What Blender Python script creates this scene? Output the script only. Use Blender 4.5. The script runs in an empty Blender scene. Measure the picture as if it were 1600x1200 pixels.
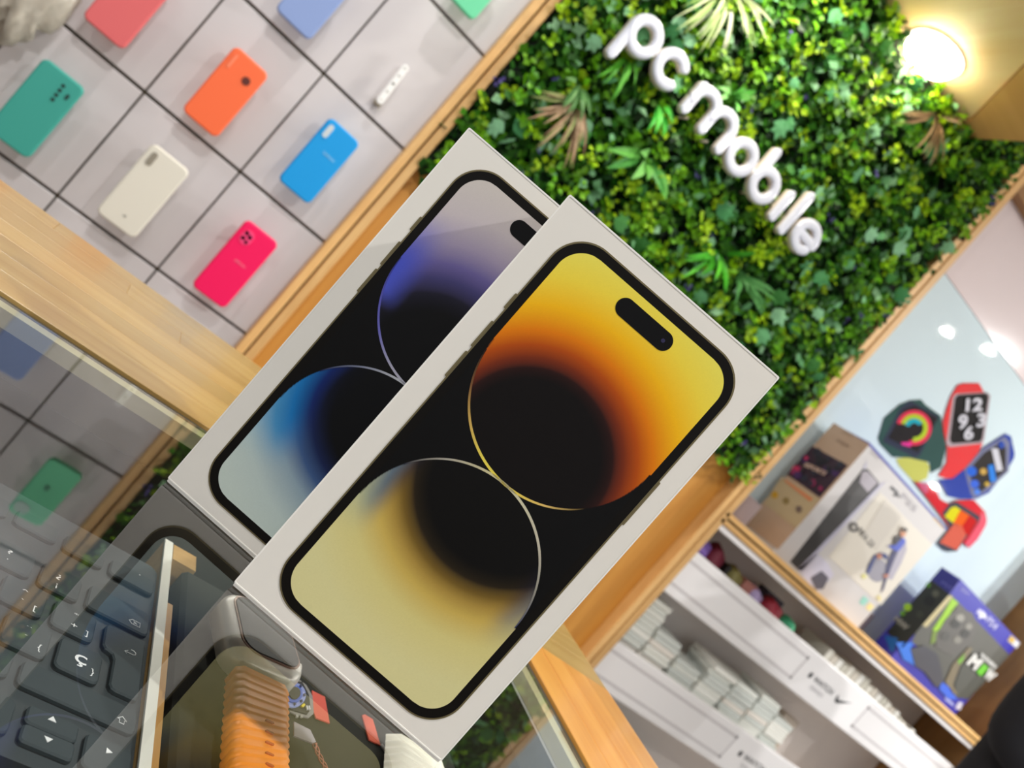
import bpy, bmesh, math, random
import numpy as np
from mathutils import Vector, Matrix
random.seed(7); rng = np.random.default_rng(7)
S = bpy.context.scene
COL = S.collection

# ------------------------------------------------------------------ camera
F_PX = 1304.14
CAM = np.array([0, 0, .125])
_w = np.array([0.44106785, 0.89704102, -0.02786693])
_r = np.array([0.68467209, -0.31624815, 0.65666677])
_u = np.array([-0.58024416, 0.30871431, 0.75366583])
cd = bpy.data.cameras.new('camera'); cam = bpy.data.objects.new('camera', cd); COL.objects.link(cam)
cam.matrix_world = Matrix(((_r[0], _u[0], -_w[0], CAM[0]), (_r[1], _u[1], -_w[1], CAM[1]), (_r[2], _u[2], -_w[2], CAM[2]), (0, 0, 0, 1)))
cd.sensor_fit = 'HORIZONTAL'; cd.sensor_width = 36; cd.lens = F_PX / 1600 * 36; cd.clip_start = .01; cd.clip_end = 50
cd.dof.use_dof = True; cd.dof.focus_distance = .30; cd.dof.aperture_fstop = 15
S.camera = cam

# ------------------------------------------------------------------ world, lights, exposure
S.view_settings.view_transform = 'Standard'; S.view_settings.look = 'None'
S.view_settings.exposure = -0.32; S.view_settings.gamma = 1.0; S.view_settings.use_curve_mapping = False
W = bpy.data.worlds.new('world'); S.world = W; W.use_nodes = True
W.node_tree.nodes['Background'].inputs[0].default_value = (.93, .96, 1.0, 1)
W.node_tree.nodes['Background'].inputs[1].default_value = .72

def area(name, loc, size, power, col=(1, 1, 1), rot=(0, 0, 0), shape='DISK', spread=math.pi):
    l = bpy.data.lights.new(name, 'AREA'); l.shape = shape; l.size = size; l.energy = power; l.color = col; l.spread = spread
    o = bpy.data.objects.new(name, l); o.location = loc; o.rotation_euler = rot; COL.objects.link(o); return o
ZC = 1.6                                        # ceiling height above the counter glass
DOWNLIGHTS = [(-.15, .92, 9.5), (3.04, .25, 42), (3.09, .46, 42), (.9, -.65, 30), (-.22, -.02, 18), (5.83, -1.5, 115), (5.76, -.87, 115), (-1.5, -.8, 14)]  # the ones behind the camera and above the keyboard are unseen, added fill
for x, y, p in DOWNLIGHTS:
    area('downlight_beam', (x, y, ZC - .035), .05, p, (1, .985, .96))
area('niche_beam', (.885, 1.365, 1.055), .06, .8, (1, .9, .7))
area('niche_beam', (.58, 1.24, 1.055), .06, 3.8, (1, .95, .84))

# ------------------------------------------------------------------ pixel helpers: the sight line of a pixel of the 1600x1200 photo meets a real plane
D = 1.4339                                      # depth of the back wall
def ray(q): return _w + _r * (q[0] - 800) / F_PX - _u * (q[1] - 600) / F_PX
def at_z(q, z): d = ray(q); return CAM + d * ((z - CAM[2]) / d[2])
def at_y(q, y): d = ray(q); return CAM + d * (y / d[1])
def at_x(q, x): d = ray(q); return CAM + d * (x / d[0])

# ------------------------------------------------------------------ materials
def lin(c):
    c = np.asarray(c, float) / 255.0
    return np.where(c <= .04045, c / 12.92, ((c + .055) / 1.055) ** 2.4)
def L(c, k=1.0): v = lin(c) * k; return (float(min(v[0], 1)), float(min(v[1], 1)), float(min(v[2], 1)), 1)
_mats = {}
def mat(name, rgb, rough=.5, metal=0, spec=.5, var=0, scale=30, trans=0, emit=None, bump=0, k=1.0, coat=0):
    if name in _mats: return _mats[name]
    m = bpy.data.materials.new(name); m.use_nodes = True; nt = m.node_tree; b = nt.nodes['Principled BSDF']
    b.inputs['Base Color'].default_value = L(rgb, k); b.inputs['Roughness'].default_value = rough
    b.inputs['Metallic'].default_value = metal; b.inputs['Specular IOR Level'].default_value = spec
    if coat: b.inputs['Coat Weight'].default_value = coat; b.inputs['Coat Roughness'].default_value = .03
    if trans: b.inputs['Transmission Weight'].default_value = trans
    if var or bump:
        tc = nt.nodes.new('ShaderNodeTexCoord'); n = nt.nodes.new('ShaderNodeTexNoise'); n.inputs['Scale'].default_value = scale; n.inputs['Detail'].default_value = 4
        nt.links.new(tc.outputs['Object'], n.inputs['Vector'])
        if var:
            mx = nt.nodes.new('ShaderNodeMixRGB'); mx.inputs[1].default_value = L(rgb, k * (1 - var)); mx.inputs[2].default_value = L(rgb, k * (1 + var))
            nt.links.new(n.outputs['Fac'], mx.inputs[0]); nt.links.new(mx.outputs[0], b.inputs['Base Color'])
        if bump:
            bp = nt.nodes.new('ShaderNodeBump'); bp.inputs['Strength'].default_value = bump; bp.inputs['Distance'].default_value = .002
            nt.links.new(n.outputs['Fac'], bp.inputs['Height']); nt.links.new(bp.outputs[0], b.inputs['Normal'])
    if emit: b.inputs['Emission Color'].default_value = L(rgb); b.inputs['Emission Strength'].default_value = emit
    _mats[name] = m; return m
def wood(name, a, b_, axis, rough=.4, grain=1.0, coat=0):
    if name in _mats: return _mats[name]
    m = bpy.data.materials.new(name); m.use_nodes = True; nt = m.node_tree; b = nt.nodes['Principled BSDF']; N = nt.nodes.new
    tc = N('ShaderNodeTexCoord'); oi = N('ShaderNodeObjectInfo'); mp = N('ShaderNodeMapping'); va = N('ShaderNodeVectorMath'); va.operation = 'ADD'
    sc = [60 * grain] * 3; sc[axis] = 5 * grain; mp.inputs['Scale'].default_value = sc
    sp = N('ShaderNodeMath'); sp.operation = 'MULTIPLY'; sp.inputs[1].default_value = 40
    nt.links.new(oi.outputs['Random'], sp.inputs[0]); nt.links.new(tc.outputs['Object'], mp.inputs['Vector'])
    nt.links.new(mp.outputs[0], va.inputs[0]); nt.links.new(sp.outputs[0], va.inputs[1])
    n = N('ShaderNodeTexNoise'); n.inputs['Scale'].default_value = 1; n.inputs['Detail'].default_value = 5; n.inputs['Roughness'].default_value = .65; n.inputs['Distortion'].default_value = .6
    nt.links.new(va.outputs[0], n.inputs['Vector'])
    cr = N('ShaderNodeValToRGB'); cr.color_ramp.elements[0].position = .3; cr.color_ramp.elements[1].position = .72
    cr.color_ramp.elements[0].color = L(b_); cr.color_ramp.elements[1].color = L(a)
    nt.links.new(n.outputs['Fac'], cr.inputs[0])
    hs = N('ShaderNodeHueSaturation'); mr = N('ShaderNodeMapRange'); mr.inputs['To Min'].default_value = .86; mr.inputs['To Max'].default_value = 1.1
    nt.links.new(oi.outputs['Random'], mr.inputs['Value']); nt.links.new(mr.outputs[0], hs.inputs['Value']); nt.links.new(cr.outputs[0], hs.inputs['Color'])
    nt.links.new(hs.outputs[0], b.inputs['Base Color']); b.inputs['Roughness'].default_value = rough
    bp = N('ShaderNodeBump'); bp.inputs['Strength'].default_value = .08; bp.inputs['Distance'].default_value = .001
    nt.links.new(n.outputs['Fac'], bp.inputs['Height']); nt.links.new(bp.outputs[0], b.inputs['Normal'])
    if coat: b.inputs['Coat Weight'].default_value = coat; b.inputs['Coat Roughness'].default_value = .12
    _mats[name] = m; return m
def vcol_mat(name, rough=.5, spec=.4, trans=0):
    if name in _mats: return _mats[name]
    m = bpy.data.materials.new(name); m.use_nodes = True; nt = m.node_tree; b = nt.nodes['Principled BSDF']
    a = nt.nodes.new('ShaderNodeVertexColor'); a.layer_name = 'Col'
    nt.links.new(a.outputs[0], b.inputs['Base Color']); b.inputs['Roughness'].default_value = rough; b.inputs['Specular IOR Level'].default_value = spec
    if trans:
        t = nt.nodes.new('ShaderNodeBsdfTranslucent'); ms = nt.nodes.new('ShaderNodeMixShader'); ms.inputs[0].default_value = trans
        nt.links.new(a.outputs[0], t.inputs[0]); nt.links.new(b.outputs[0], ms.inputs[1]); nt.links.new(t.outputs[0], ms.inputs[2])
        nt.links.new(ms.outputs[0], nt.nodes['Material Output'].inputs[0])
    _mats[name] = m; return m
def glass_mat(name, tint, ior, rough=0.0):
    if name in _mats: return _mats[name]
    m = bpy.data.materials.new(name); m.use_nodes = True; nt = m.node_tree
    for n in list(nt.nodes):
        if n.type == 'BSDF_PRINCIPLED': nt.nodes.remove(n)
    t = nt.nodes.new('ShaderNodeBsdfTransparent'); t.inputs[0].default_value = tint
    g = nt.nodes.new('ShaderNodeBsdfGlossy'); g.inputs['Roughness'].default_value = rough
    f = nt.nodes.new('ShaderNodeFresnel'); f.inputs[0].default_value = ior; ms = nt.nodes.new('ShaderNodeMixShader')
    # both faces of the pane reflect: 2R / (1 + R)
    a2 = nt.nodes.new('ShaderNodeMath'); a2.operation = 'MULTIPLY'; a2.inputs[1].default_value = 2; a1 = nt.nodes.new('ShaderNodeMath'); a1.operation = 'ADD'; a1.inputs[1].default_value = 1
    dv_ = nt.nodes.new('ShaderNodeMath'); dv_.operation = 'DIVIDE'; nt.links.new(f.outputs[0], a2.inputs[0]); nt.links.new(f.outputs[0], a1.inputs[0])
    nt.links.new(a2.outputs[0], dv_.inputs[0]); nt.links.new(a1.outputs[0], dv_.inputs[1]); nt.links.new(dv_.outputs[0], ms.inputs[0]); nt.links.new(t.outputs[0], ms.inputs[1]); nt.links.new(g.outputs[0], ms.inputs[2])
    nt.links.new(ms.outputs[0], nt.nodes['Material Output'].inputs[0]); _mats[name] = m; return m

# ------------------------------------------------------------------ object builders (all take WORLD coordinates)
def origin(p):
    o = Vector((0, 0, 0))
    while p is not None: o = o + p.location; p = p.parent
    return o
def link_mesh(name, V, Fc, m, parent=None, smooth=False, base=None):
    V = np.asarray(V, float)
    o0 = np.array(origin(parent)) if parent is not None else (np.array(base) if base is not None else np.array([V[:, 0].mean(), V[:, 1].mean(), V[:, 2].min()]))
    me = bpy.data.meshes.new(name); me.from_pydata((V - o0).tolist(), [], [list(map(int, f)) for f in Fc]); me.update()
    if smooth: me.polygons.foreach_set('use_smooth', [True] * len(me.polygons))
    o = bpy.data.objects.new(name, me); COL.objects.link(o)
    if isinstance(m, (list, tuple)):
        for k in m: me.materials.append(k)
    else: me.materials.append(m)
    if parent is not None: o.parent = parent
    else: o.location = o0
    return o
def thing(name, label, cat, loc, group=None):
    o = bpy.data.objects.new(name, None); COL.objects.link(o); o.location = loc; o.empty_display_size = .02
    o['label'] = label; o['category'] = cat
    if group: o['group'] = group
    return o
def tag(o, label, cat, group=None):
    o['label'] = label; o['category'] = cat
    if group: o['group'] = group
    return o
def struct(o): o['kind'] = 'structure'; return o
def bm_link(name, bm, m, parent=None, base=None, smooth=False):
    bm.verts.index_update()
    V = [v.co[:] for v in bm.verts]; Fc = [[v.index for v in f.verts] for f in bm.faces]; bm.free()
    return link_mesh(name, V, Fc, m, parent, smooth, base)
def bm_box(bm, x0, x1, y0, y1, z0, z1):
    vs = [bm.verts.new(p) for p in ((x0, y0, z0), (x1, y0, z0), (x1, y1, z0), (x0, y1, z0), (x0, y0, z1), (x1, y0, z1), (x1, y1, z1), (x0, y1, z1))]
    for f in ((0, 3, 2, 1), (4, 5, 6, 7), (0, 1, 5, 4), (1, 2, 6, 5), (2, 3, 7, 6), (3, 0, 4, 7)): bm.faces.new([vs[i] for i in f])
def box(name, x0, x1, y0, y1, z0, z1, m, parent=None, bevel=0, seg=1, base=None):
    bm = bmesh.new(); bm_box(bm, x0, x1, y0, y1, z0, z1)
    if bevel: bmesh.ops.bevel(bm, geom=bm.edges[:], offset=bevel, segments=seg, affect='EDGES', profile=.6)
    return bm_link(name, bm, m, parent, base)
class Fr:                                        # a local frame: origin, right, up, outward normal
    def __init__(s, O, U, V, N): s.O, s.U, s.V, s.N = [np.asarray(a, float) for a in (O, U, V, N)]
    def p(s, a, b, c=0): return s.O + s.U * a + s.V * b + s.N * c
def prism(name, poly, d0, d1, fr, m, parent=None, cham=0, base=None, smooth=False, csteps=1):
    """poly: (a,b) outline (counter-clockwise seen from outside), extruded d0 -> d1 along the frame normal, front edge rounded by cham"""
    P = np.asarray(poly, float); n = len(P)
    if ((P[:, 0] * np.roll(P[:, 1], -1) - np.roll(P[:, 0], -1) * P[:, 1]).sum()) < 0: P = P[::-1]
    rings = [(P, d0)]
    if cham:
        e = np.roll(P, -1, 0) - P; e /= np.linalg.norm(e, axis=1)[:, None] + 1e-12; nn = np.c_[e[:, 1], -e[:, 0]]; vn = nn + np.roll(nn, 1, 0); vn /= np.linalg.norm(vn, axis=1)[:, None] + 1e-12
        for k in range(csteps + 1):
            t = math.pi / 2 * k / csteps; rings.append((P - vn * cham * (1 - math.cos(t)), d1 - cham * (1 - math.sin(t))))
    else: rings.append((P, d1))
    V = []; Fc = []
    for R, d in rings: V += [fr.p(a, b, d) for a, b in R]
    for k in range(len(rings) - 1):
        for i in range(n): j = (i + 1) % n; Fc.append((k * n + i, k * n + j, (k + 1) * n + j, (k + 1) * n + i))
    Fc.append(list(range((len(rings) - 1) * n, len(rings) * n))); Fc.append(list(range(n))[::-1])
    return link_mesh(name, V, Fc, m, parent, smooth, base)
def rrect(x0, x1, y0, y1, r, n=6):
    o = []
    for cx, cy, a in ((x1 - r, y0 + r, -90), (x1 - r, y1 - r, 0), (x0 + r, y1 - r, 90), (x0 + r, y0 + r, 180)):
        for k in range(n + 1): t = math.radians(a + 90 * k / n); o.append((cx + r * math.cos(t), cy + r * math.sin(t)))
    return o
def circle(cx, cy, r, n=24, ry=None): return [(cx + r * math.cos(2 * math.pi * k / n), cy + (ry or r) * math.sin(2 * math.pi * k / n)) for k in range(n)]
def ring_prism(name, outer, inner, d0, d1, fr, m, parent):
    n = len(outer); V = []; Fc = []
    for R, d in ((outer, d0), (outer, d1), (inner, d1), (inner, d0)): V += [fr.p(a, b, d) for a, b in R]
    for k in range(3):
        for i in range(n): j = (i + 1) % n; Fc.append((k * n + i, k * n + j, (k + 1) * n + j, (k + 1) * n + i))
    return link_mesh(name, V, Fc, m, parent)
def vgrid(name, poly_uv, cols, nu, nv, m, fr, d, parent):
    pass
def set_cols(o, cols):
    a = o.data.color_attributes.new('Col', 'FLOAT_COLOR', 'POINT'); c = np.ones((len(o.data.vertices), 4), np.float32); c[:, :3] = cols
    a.data.foreach_set('color', c.ravel()); return o
def tube(name, pts, r, m, parent=None, n=6, base=None, taper=None):
    pts = np.asarray(pts, float); V = []; Fc = []; T = np.gradient(pts, axis=0); T /= np.linalg.norm(T, axis=1)[:, None] + 1e-12
    up = np.array([.3, .2, .93])
    for i, (p, t) in enumerate(zip(pts, T)):
        a = np.cross(t, up); a /= np.linalg.norm(a) + 1e-12; b = np.cross(t, a); rr = r * (taper[i] if taper is not None else 1)
        V += [p + rr * (a * math.cos(2 * math.pi * k / n) + b * math.sin(2 * math.pi * k / n)) for k in range(n)]
    for i in range(len(pts) - 1):
        for k in range(n): j = (k + 1) % n; Fc.append((i * n + k, i * n + j, (i + 1) * n + j, (i + 1) * n + k))
    Fc.append(list(range(n))[::-1]); Fc.append(list(range((len(pts) - 1) * n, len(pts) * n)))
    return link_mesh(name, V, Fc, m, parent, True, base)
_txt = {}
def text_mesh(body, bold=0):
    if (body, bold) in _txt: return _txt[(body, bold)]
    c = bpy.data.curves.new('t', 'FONT'); c.body = body; c.size = 1; c.resolution_u = 3; c.offset = bold
    o = bpy.data.objects.new('t', c); COL.objects.link(o); dg = bpy.context.evaluated_depsgraph_get(); dg.update()
    me = bpy.data.meshes.new_from_object(o.evaluated_get(dg)); V = np.array([v.co[:] for v in me.vertices]); Fc = [list(p.vertices) for p in me.polygons]
    bpy.data.objects.remove(o); bpy.data.curves.remove(c); bpy.data.meshes.remove(me)
    _txt[(body, bold)] = (V, Fc); return V, Fc
def text(name, body, P0, P1, Up, m, parent, N, bold=0, lift=.0004):
    """flat lettering: fills from P0 to P1 (world) along its line; Up = world vector of its letter height"""
    V, Fc = text_mesh(body, bold); P0, P1, Up, N = [np.asarray(a, float) for a in (P0, P1, Up, N)]
    x0, x1 = V[:, 0].min(), V[:, 0].max(); y1 = V[:, 1].max(); y0 = min(0, V[:, 1].min()) * 0
    Wd = [P0 + (P1 - P0) * ((v[0] - x0) / (x1 - x0)) + Up * ((v[1] - y0) / (y1 - y0)) + N * lift for v in V]
    return link_mesh(name, Wd, Fc, m, parent)
def decal(name, px, plane, m, parent, lift=0, N=(0, -1, 0)):
    """flat print: outline (photo pixels) laid on a real plane"""
    P = [plane(q) for q in px]; N = np.asarray(N, float); V = [p + N * lift for p in P] + [p + N * (lift - .0006) for p in P]; n = len(P)
    nrm = sum(np.cross(P[i] - P[0], P[(i + 1) % n] - P[0]) for i in range(1, n - 1))
    f = list(range(n)); b = list(range(n, 2 * n))
    if nrm @ N < 0: f = f[::-1]
    else: b = b[::-1]
    return link_mesh(name, V, [f, b] + [(i, (i + 1) % n, n + (i + 1) % n, n + i) for i in range(n)], m, parent)
def copy_tree(o, parent=None, loc=None):
    c = o.copy(); COL.objects.link(c); c.parent = parent
    if loc is not None: c.location = loc
    for ch in o.children: copy_tree(ch, c)
    return c
NY = (0, -1, 0)

# ================================================================== SETTING
M_tile = mat('tile_white', (212, 207, 208), .38, var=.02, scale=6)
M_groove = mat('groove_dark', (84, 76, 56), .7)
M_panel = mat('glossy_white_panel', (214, 232, 238), .015, spec=.55)
M_panel2 = mat('panel_ceiling_reflection', (226, 212, 212), .1)  # rose colour stands in for the ceiling mirrored in the glossy panel
M_white = mat('white_laminate', (240, 239, 238), .35, var=.01)
M_oak = wood('oak_trim', (238, 194, 130), (216, 166, 102), 2, .45)
M_oakx = wood('oak_shelf', (244, 200, 132), (222, 172, 106), 0, .45)
M_panelwood = wood('oak_panel', (222, 160, 72), (204, 138, 54), 2, .5, .5)
M_sidewood = wood('oak_cheek', (176, 132, 80), (150, 108, 62), 2, .5, .5)
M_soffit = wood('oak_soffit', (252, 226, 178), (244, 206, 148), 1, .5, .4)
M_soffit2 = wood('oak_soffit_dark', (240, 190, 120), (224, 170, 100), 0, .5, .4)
M_dark = mat('shadow_gap', (60, 46, 30), .8)
M_plaster = mat('plaster_white', (232, 230, 226), .8)

struct(box('floor', -3, 7, -4, 2.4, -.99, -.95, mat('grey_floor', (150, 146, 140), .35, var=.06, scale=3)))
struct(box('ceiling', -3, 7, -4, 2.4, ZC, ZC + .05, M_plaster))
# left bay: white tile panel with dark joints
wl = struct(box('wall_left', -1.3, .266, D + .004, D + .03, -.95, ZC, M_groove))
X1, TW, ZD, TH = -.0791, .1725, -.1458, .2041
first = None
for i in range(-4, 2):
    for k in range(-3, 6):
        x0, z0 = X1 + i * TW, ZD + k * TH
        if first is None:
            first = box('tile', x0 + .0016, x0 + TW - .0016, D - .006, D + .004, z0 + .0025, z0 + TH - .0025, M_tile, wl, .0012)
            f0 = (x0, z0)
        else:
            t = first.copy(); COL.objects.link(t); t.location = (first.location.x + x0 - f0[0], first.location.y, first.location.z + z0 - f0[1])
# centre bay: wood panel behind and below the green wall
struct(box('wall_back', .266, 1.30, D + .012, D + .05, -.95, ZC, M_panelwood))
# right bay: recessed glossy panel, cheek, header
YP = D + .19
struct(box('wall_right', 1.25, 2.9, YP, YP + .03, -.95, .99, M_panel))
struct(box('wall_right_upper', 1.25, 2.9, YP - .002, YP + .03, .991, ZC, M_panel2))
struct(box('wall_side', 2.62, 2.66, D - .1, YP, -.95, ZC, M_sidewood))
struct(box('wall_far', 2.66, 7, D - .1, D - .05, -.95, ZC, M_plaster))
# trims
def trim(n, *a, m=M_oak): return struct(box('trim_%d' % n, *a, m, None, .0015))
trim(1, .264, .2788, D - .022, D + .012, -.95, ZC)
trim(2, .2825, .298, D - .022, D + .012, -.95, ZC)
struct(box('trim_3', .2788, .2825, D - .012, D + .012, -.95, ZC, M_dark))
trim(4, 1.272, 1.2898, D - .022, D + .012, -.95, ZC)
trim(5, 1.2936, 1.313, D - .022, D + .012, -.95, ZC)
struct(box('trim_6', 1.2898, 1.2936, D - .012, D + .012, -.95, ZC, M_dark))
trim(7, 1.313, 2.62, YP - .035, YP - .004, 1.235, ZC, m=M_sidewood)
# wooden soffit over the green wall, mitred at its right end
zS = 1.09
A = [at_z(q, zS)[:2] for q in ((1517, 185), (1640, 59))]
fr = Fr((0, 0, zS), (1, 0, 0), (0, 1, 0), (0, 0, 1))
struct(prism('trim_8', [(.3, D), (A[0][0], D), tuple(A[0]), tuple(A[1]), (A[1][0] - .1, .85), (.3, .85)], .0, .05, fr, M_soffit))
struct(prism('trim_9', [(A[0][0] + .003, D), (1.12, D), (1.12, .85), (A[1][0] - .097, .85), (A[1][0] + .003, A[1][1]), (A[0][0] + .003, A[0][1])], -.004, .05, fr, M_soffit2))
# ================================================================== CEILING LIGHTS
M_lamp = mat('lamp_glow', (255, 250, 240), .5, emit=14)
M_lampw = mat('lamp_warm', (255, 238, 205), .5, emit=40)
M_ring = mat('lamp_ring', (235, 235, 232), .4)
names = ['over the phone cases', 'over the right bay, rear one of the pair', 'over the right bay, front one of the pair', 'behind the camera, added as front fill', 'straight above the keyboard, added to light the case contents', 'far right, rear one', 'far right, front one', 'far left']
for (x, y, p), nm in zip(DOWNLIGHTS, names):
    t = thing('ceiling_light', 'round white recessed ceiling downlight ' + nm, 'light', (x, y, ZC), 'ceiling downlights')
    fr = Fr((x, y, ZC), (1, 0, 0), (0, -1, 0), (0, 0, -1))
    ring_prism('ring', circle(0, 0, .045), circle(0, 0, .033), 0, .012, fr, M_ring, t)
    prism('diffuser', circle(0, 0, .033), 0, .006, fr, M_lamp, t)
for lx, ly, lb in ((.89, 1.371, 'warm glowing round downlight in wooden soffit above the green wall'), (.58, 1.24, 'second round downlight of the wooden soffit, nearer the phone cases')):
    t = thing('niche_downlight', lb, 'light', (lx, ly, zS))
    fr = Fr((lx, ly, zS), (1, 0, 0), (0, -1, 0), (0, 0, -1))
    ring_prism('ring', circle(0, 0, .0625), circle(0, 0, .058), 0, .004, fr, M_ring, t)
    prism('diffuser', circle(0, 0, .058), 0, .03, fr, M_lampw, t, cham=.026, csteps=4, smooth=True)

# ================================================================== COUNTER
M_stave = wood('counter_oak', (178, 150, 94), (156, 122, 66), 0, .35, 1.0, .3)
M_stavey = wood('counter_oak_side', (208, 152, 74), (186, 122, 48), 1, .35, 1.0, .3)
M_inner = mat('case_lining', (58, 54, 46), .8, spec=.1)
ct = thing('display_counter', 'glass-topped display counter with a wide pale oak frame, boxes standing on it', 'counter', (0, .3, -.95))
YI, YO, XI, XO = .3985, .5898, .3009, .3965
for nrow, (a, b) in enumerate(zip(np.linspace(YI + .006, YO, 8)[:-1], np.linspace(YI + .006, YO, 8)[1:])):
    x = -1.4 - .07 * (nrow % 3)
    xe = XI + .006 + (XO - XI - .006) * (a - YI) / (YO - YI)
    while x < XO:
        l = random.uniform(.22, .5); x2 = min(x + l, XO)
        box('stave', x, x2, a, b - .0002, -.04, .0008, M_stave, ct, .0003); x = x2
for nrow, (a, b) in enumerate(zip(np.linspace(XI + .006, XO, 5)[:-1], np.linspace(XI + .006, XO, 5)[1:])):
    y = YI + .006
    while y > -.5:
        l = random.uniform(.2, .4); y2 = max(y - l, -.5)
        box('stave', a, b - .0002, y2, y - .0002, -.04, .001, M_stavey, ct, .0003); y = y2
M_glass = glass_mat('counter_glass', (.95, .97, .96, 1), 1.52)
M_gedge = mat('glass_edge', (214, 206, 168), .3)
M_seam = mat('seam_dark', (70, 62, 44), .8)
g = link_mesh('glass_top', [(-1.4, -.5, 0), (XI, -.5, 0), (XI, YI, 0), (-1.4, YI, 0)], [(0, 1, 2, 3)], M_glass, ct)
box('glass_edge', -1.4, XI - .007, YI - .0085, YI - .001, -.008, -.0006, M_gedge, ct)
box('glass_edge', XI - .0085, XI - .001, -.5, YI - .001, -.008, -.0006, M_gedge, ct)
box('seam', -1.4, XI + .006, YI + .001, YI + .006, -.03, -.0012, M_seam, ct)
box('seam', XI + .001, XI + .006, -.5, YI + .001, -.03, -.0012, M_seam, ct)
box('led_strip', XI - .0084, XI - .0012, -.3, .385, -.0095, -.0082, mat('led_strip_body', (240, 238, 230), .4), ct)
for ly0 in (.02, .12, .22, .32):                 # the case's own led strip under the right edge of the glass
    l_ = area('case_led', (XI - .005, ly0, -.0115), .006, .045, (1, .97, .9), (0, math.radians(62), 0), 'RECTANGLE'); l_.data.size_y = .09
box('led_strip', .10, XI - .02, YI - .0084, YI - .0012, -.0095, -.0082, mat('led_strip_body', (240, 238, 230), .4), ct)
for lx0 in (.12, .18, .24):
    l_ = area('case_led', (lx0, YI - .005, -.0115), .055, .02, (1, .97, .9), (math.radians(-58), 0, 0), 'RECTANGLE'); l_.data.size_y = .006
box('case_floor', -1.4, XI, -.5, YI, -.1, -.082, M_inner, ct)
box('inner_wall', -1.4, XI, YI, YI + .006, -.1, -.03, M_inner, ct)
box('inner_wall', XI, XI + .006, -.5, YI, -.1, -.03, M_inner, ct)
box('cabinet_side', -1.4, XO - .01, YO - .03, YO - .01, -.95, -.04, M_sidewood, ct)
box('cabinet_side', XO - .03, XO - .01, -.5, YO - .03, -.95, -.04, M_sidewood, ct)

# ================================================================== THE TWO PHONE CARTONS
M_card = mat('carton_white', (236, 231, 222), .42, var=.006, scale=200)
M_cardedge = mat('carton_edge', (248, 245, 238), .45)
M_print = vcol_mat('carton_print', .42, .18)
BW, BH, BD = .0955, .1785, .027
def ramp(r, stops):
    xs = [s[0] for s in stops]; C = np.array([lin(s[1]) for s in stops])
    r = np.clip(r, xs[0], xs[-1]); return np.stack([np.interp(r, xs, C[:, k]) for k in range(3)], -1)
def sm(a, b, x): t = np.clip((x - a) / (b - a), 0, 1); return (t * t * (3 - 2 * t))[..., None]
CU, CL, RR = (48.4, 124.3), (48.4, 53.6), 35.4
def gold_col(u, v):
    up = ramp(np.hypot((u - 46) * np.where(u > 46, .9, 1), v - 103), [(24, (22, 15, 14)), (28, (50, 22, 18)), (31.5, (112, 42, 18)), (36, (170, 72, 10)), (41, (216, 118, 6)), (50, (236, 178, 20)), (60, (232, 206, 66)), (70, (226, 214, 88)), (80, (222, 214, 100))])
    lo = ramp(np.hypot(u - 52, v - 88), [(28, (17, 14, 12)), (33, (48, 38, 22)), (37, (110, 86, 34)), (41, (164, 134, 62)), (46, (196, 168, 84)), (55, (206, 194, 126)), (70, (208, 201, 146))])
    blue = ramp(np.hypot(u - 50, v - 72), [(20, (17, 14, 14)), (29, (26, 30, 58)), (34, (90, 104, 116)), (42, (178, 180, 140))])
    k = sm(24, 33, np.abs(u - 49)) * sm(38, 56, v) * np.where(u > 49, .65, 1)[..., None]; lo = lo * (1 - k) + blue * k
    return up, lo
def viol_col(u, v):
    up = ramp(np.hypot(u - 48, v - 96), [(24, (17, 16, 18)), (31, (36, 34, 52)), (37, (66, 62, 110)), (43, (104, 94, 150)), (51, (158, 146, 170)), (62, (190, 180, 182)), (75, (196, 188, 182))])
    k = sm(22, 34, 48 - u) * sm(150, 120, v) * sm(104, 112, v); up = up * (1 - k) + lin((74, 86, 196)) * k
    lo = ramp(np.hypot(u - 54, v - 76), [(26, (15, 15, 18)), (33, (20, 32, 72)), (39, (60, 86, 130)), (46, (140, 160, 172)), (58, (182, 196, 192)), (70, (190, 202, 194))])
    b = ramp(np.hypot(u - 50, v - 72), [(24, (14, 18, 40)), (29, (14, 36, 100)), (36, (24, 112, 178)), (42, (70, 140, 188)), (52, (160, 190, 200))])
    k = sm(16, 30, 50 - u) * sm(26, 46, v); lo = lo * (1 - k) + b * k
    return up, lo
def arc_ribbon(name, c, a0, a1, w, f, fr, parent):
    n = 90; V = []; C = []; Fc = []
    for i in range(n + 1):
        t = i / n; a = math.radians(a0 + (a1 - a0) * t); ww = w * (.35 + .65 * math.sin(math.pi * t) ** .7)
        for rr in (RR - ww / 2, RR + ww / 2): V.append(fr.p((c[0] + rr * math.cos(a)) / 1000, (c[1] + rr * math.sin(a)) / 1000, .00050)); C.append(f(t))
    for i in range(n): Fc.append((2 * i, 2 * i + 1, 2 * i + 3, 2 * i + 2))
    return set_cols(link_mesh(name, V, Fc, M_print, parent), np.array(C))
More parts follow.
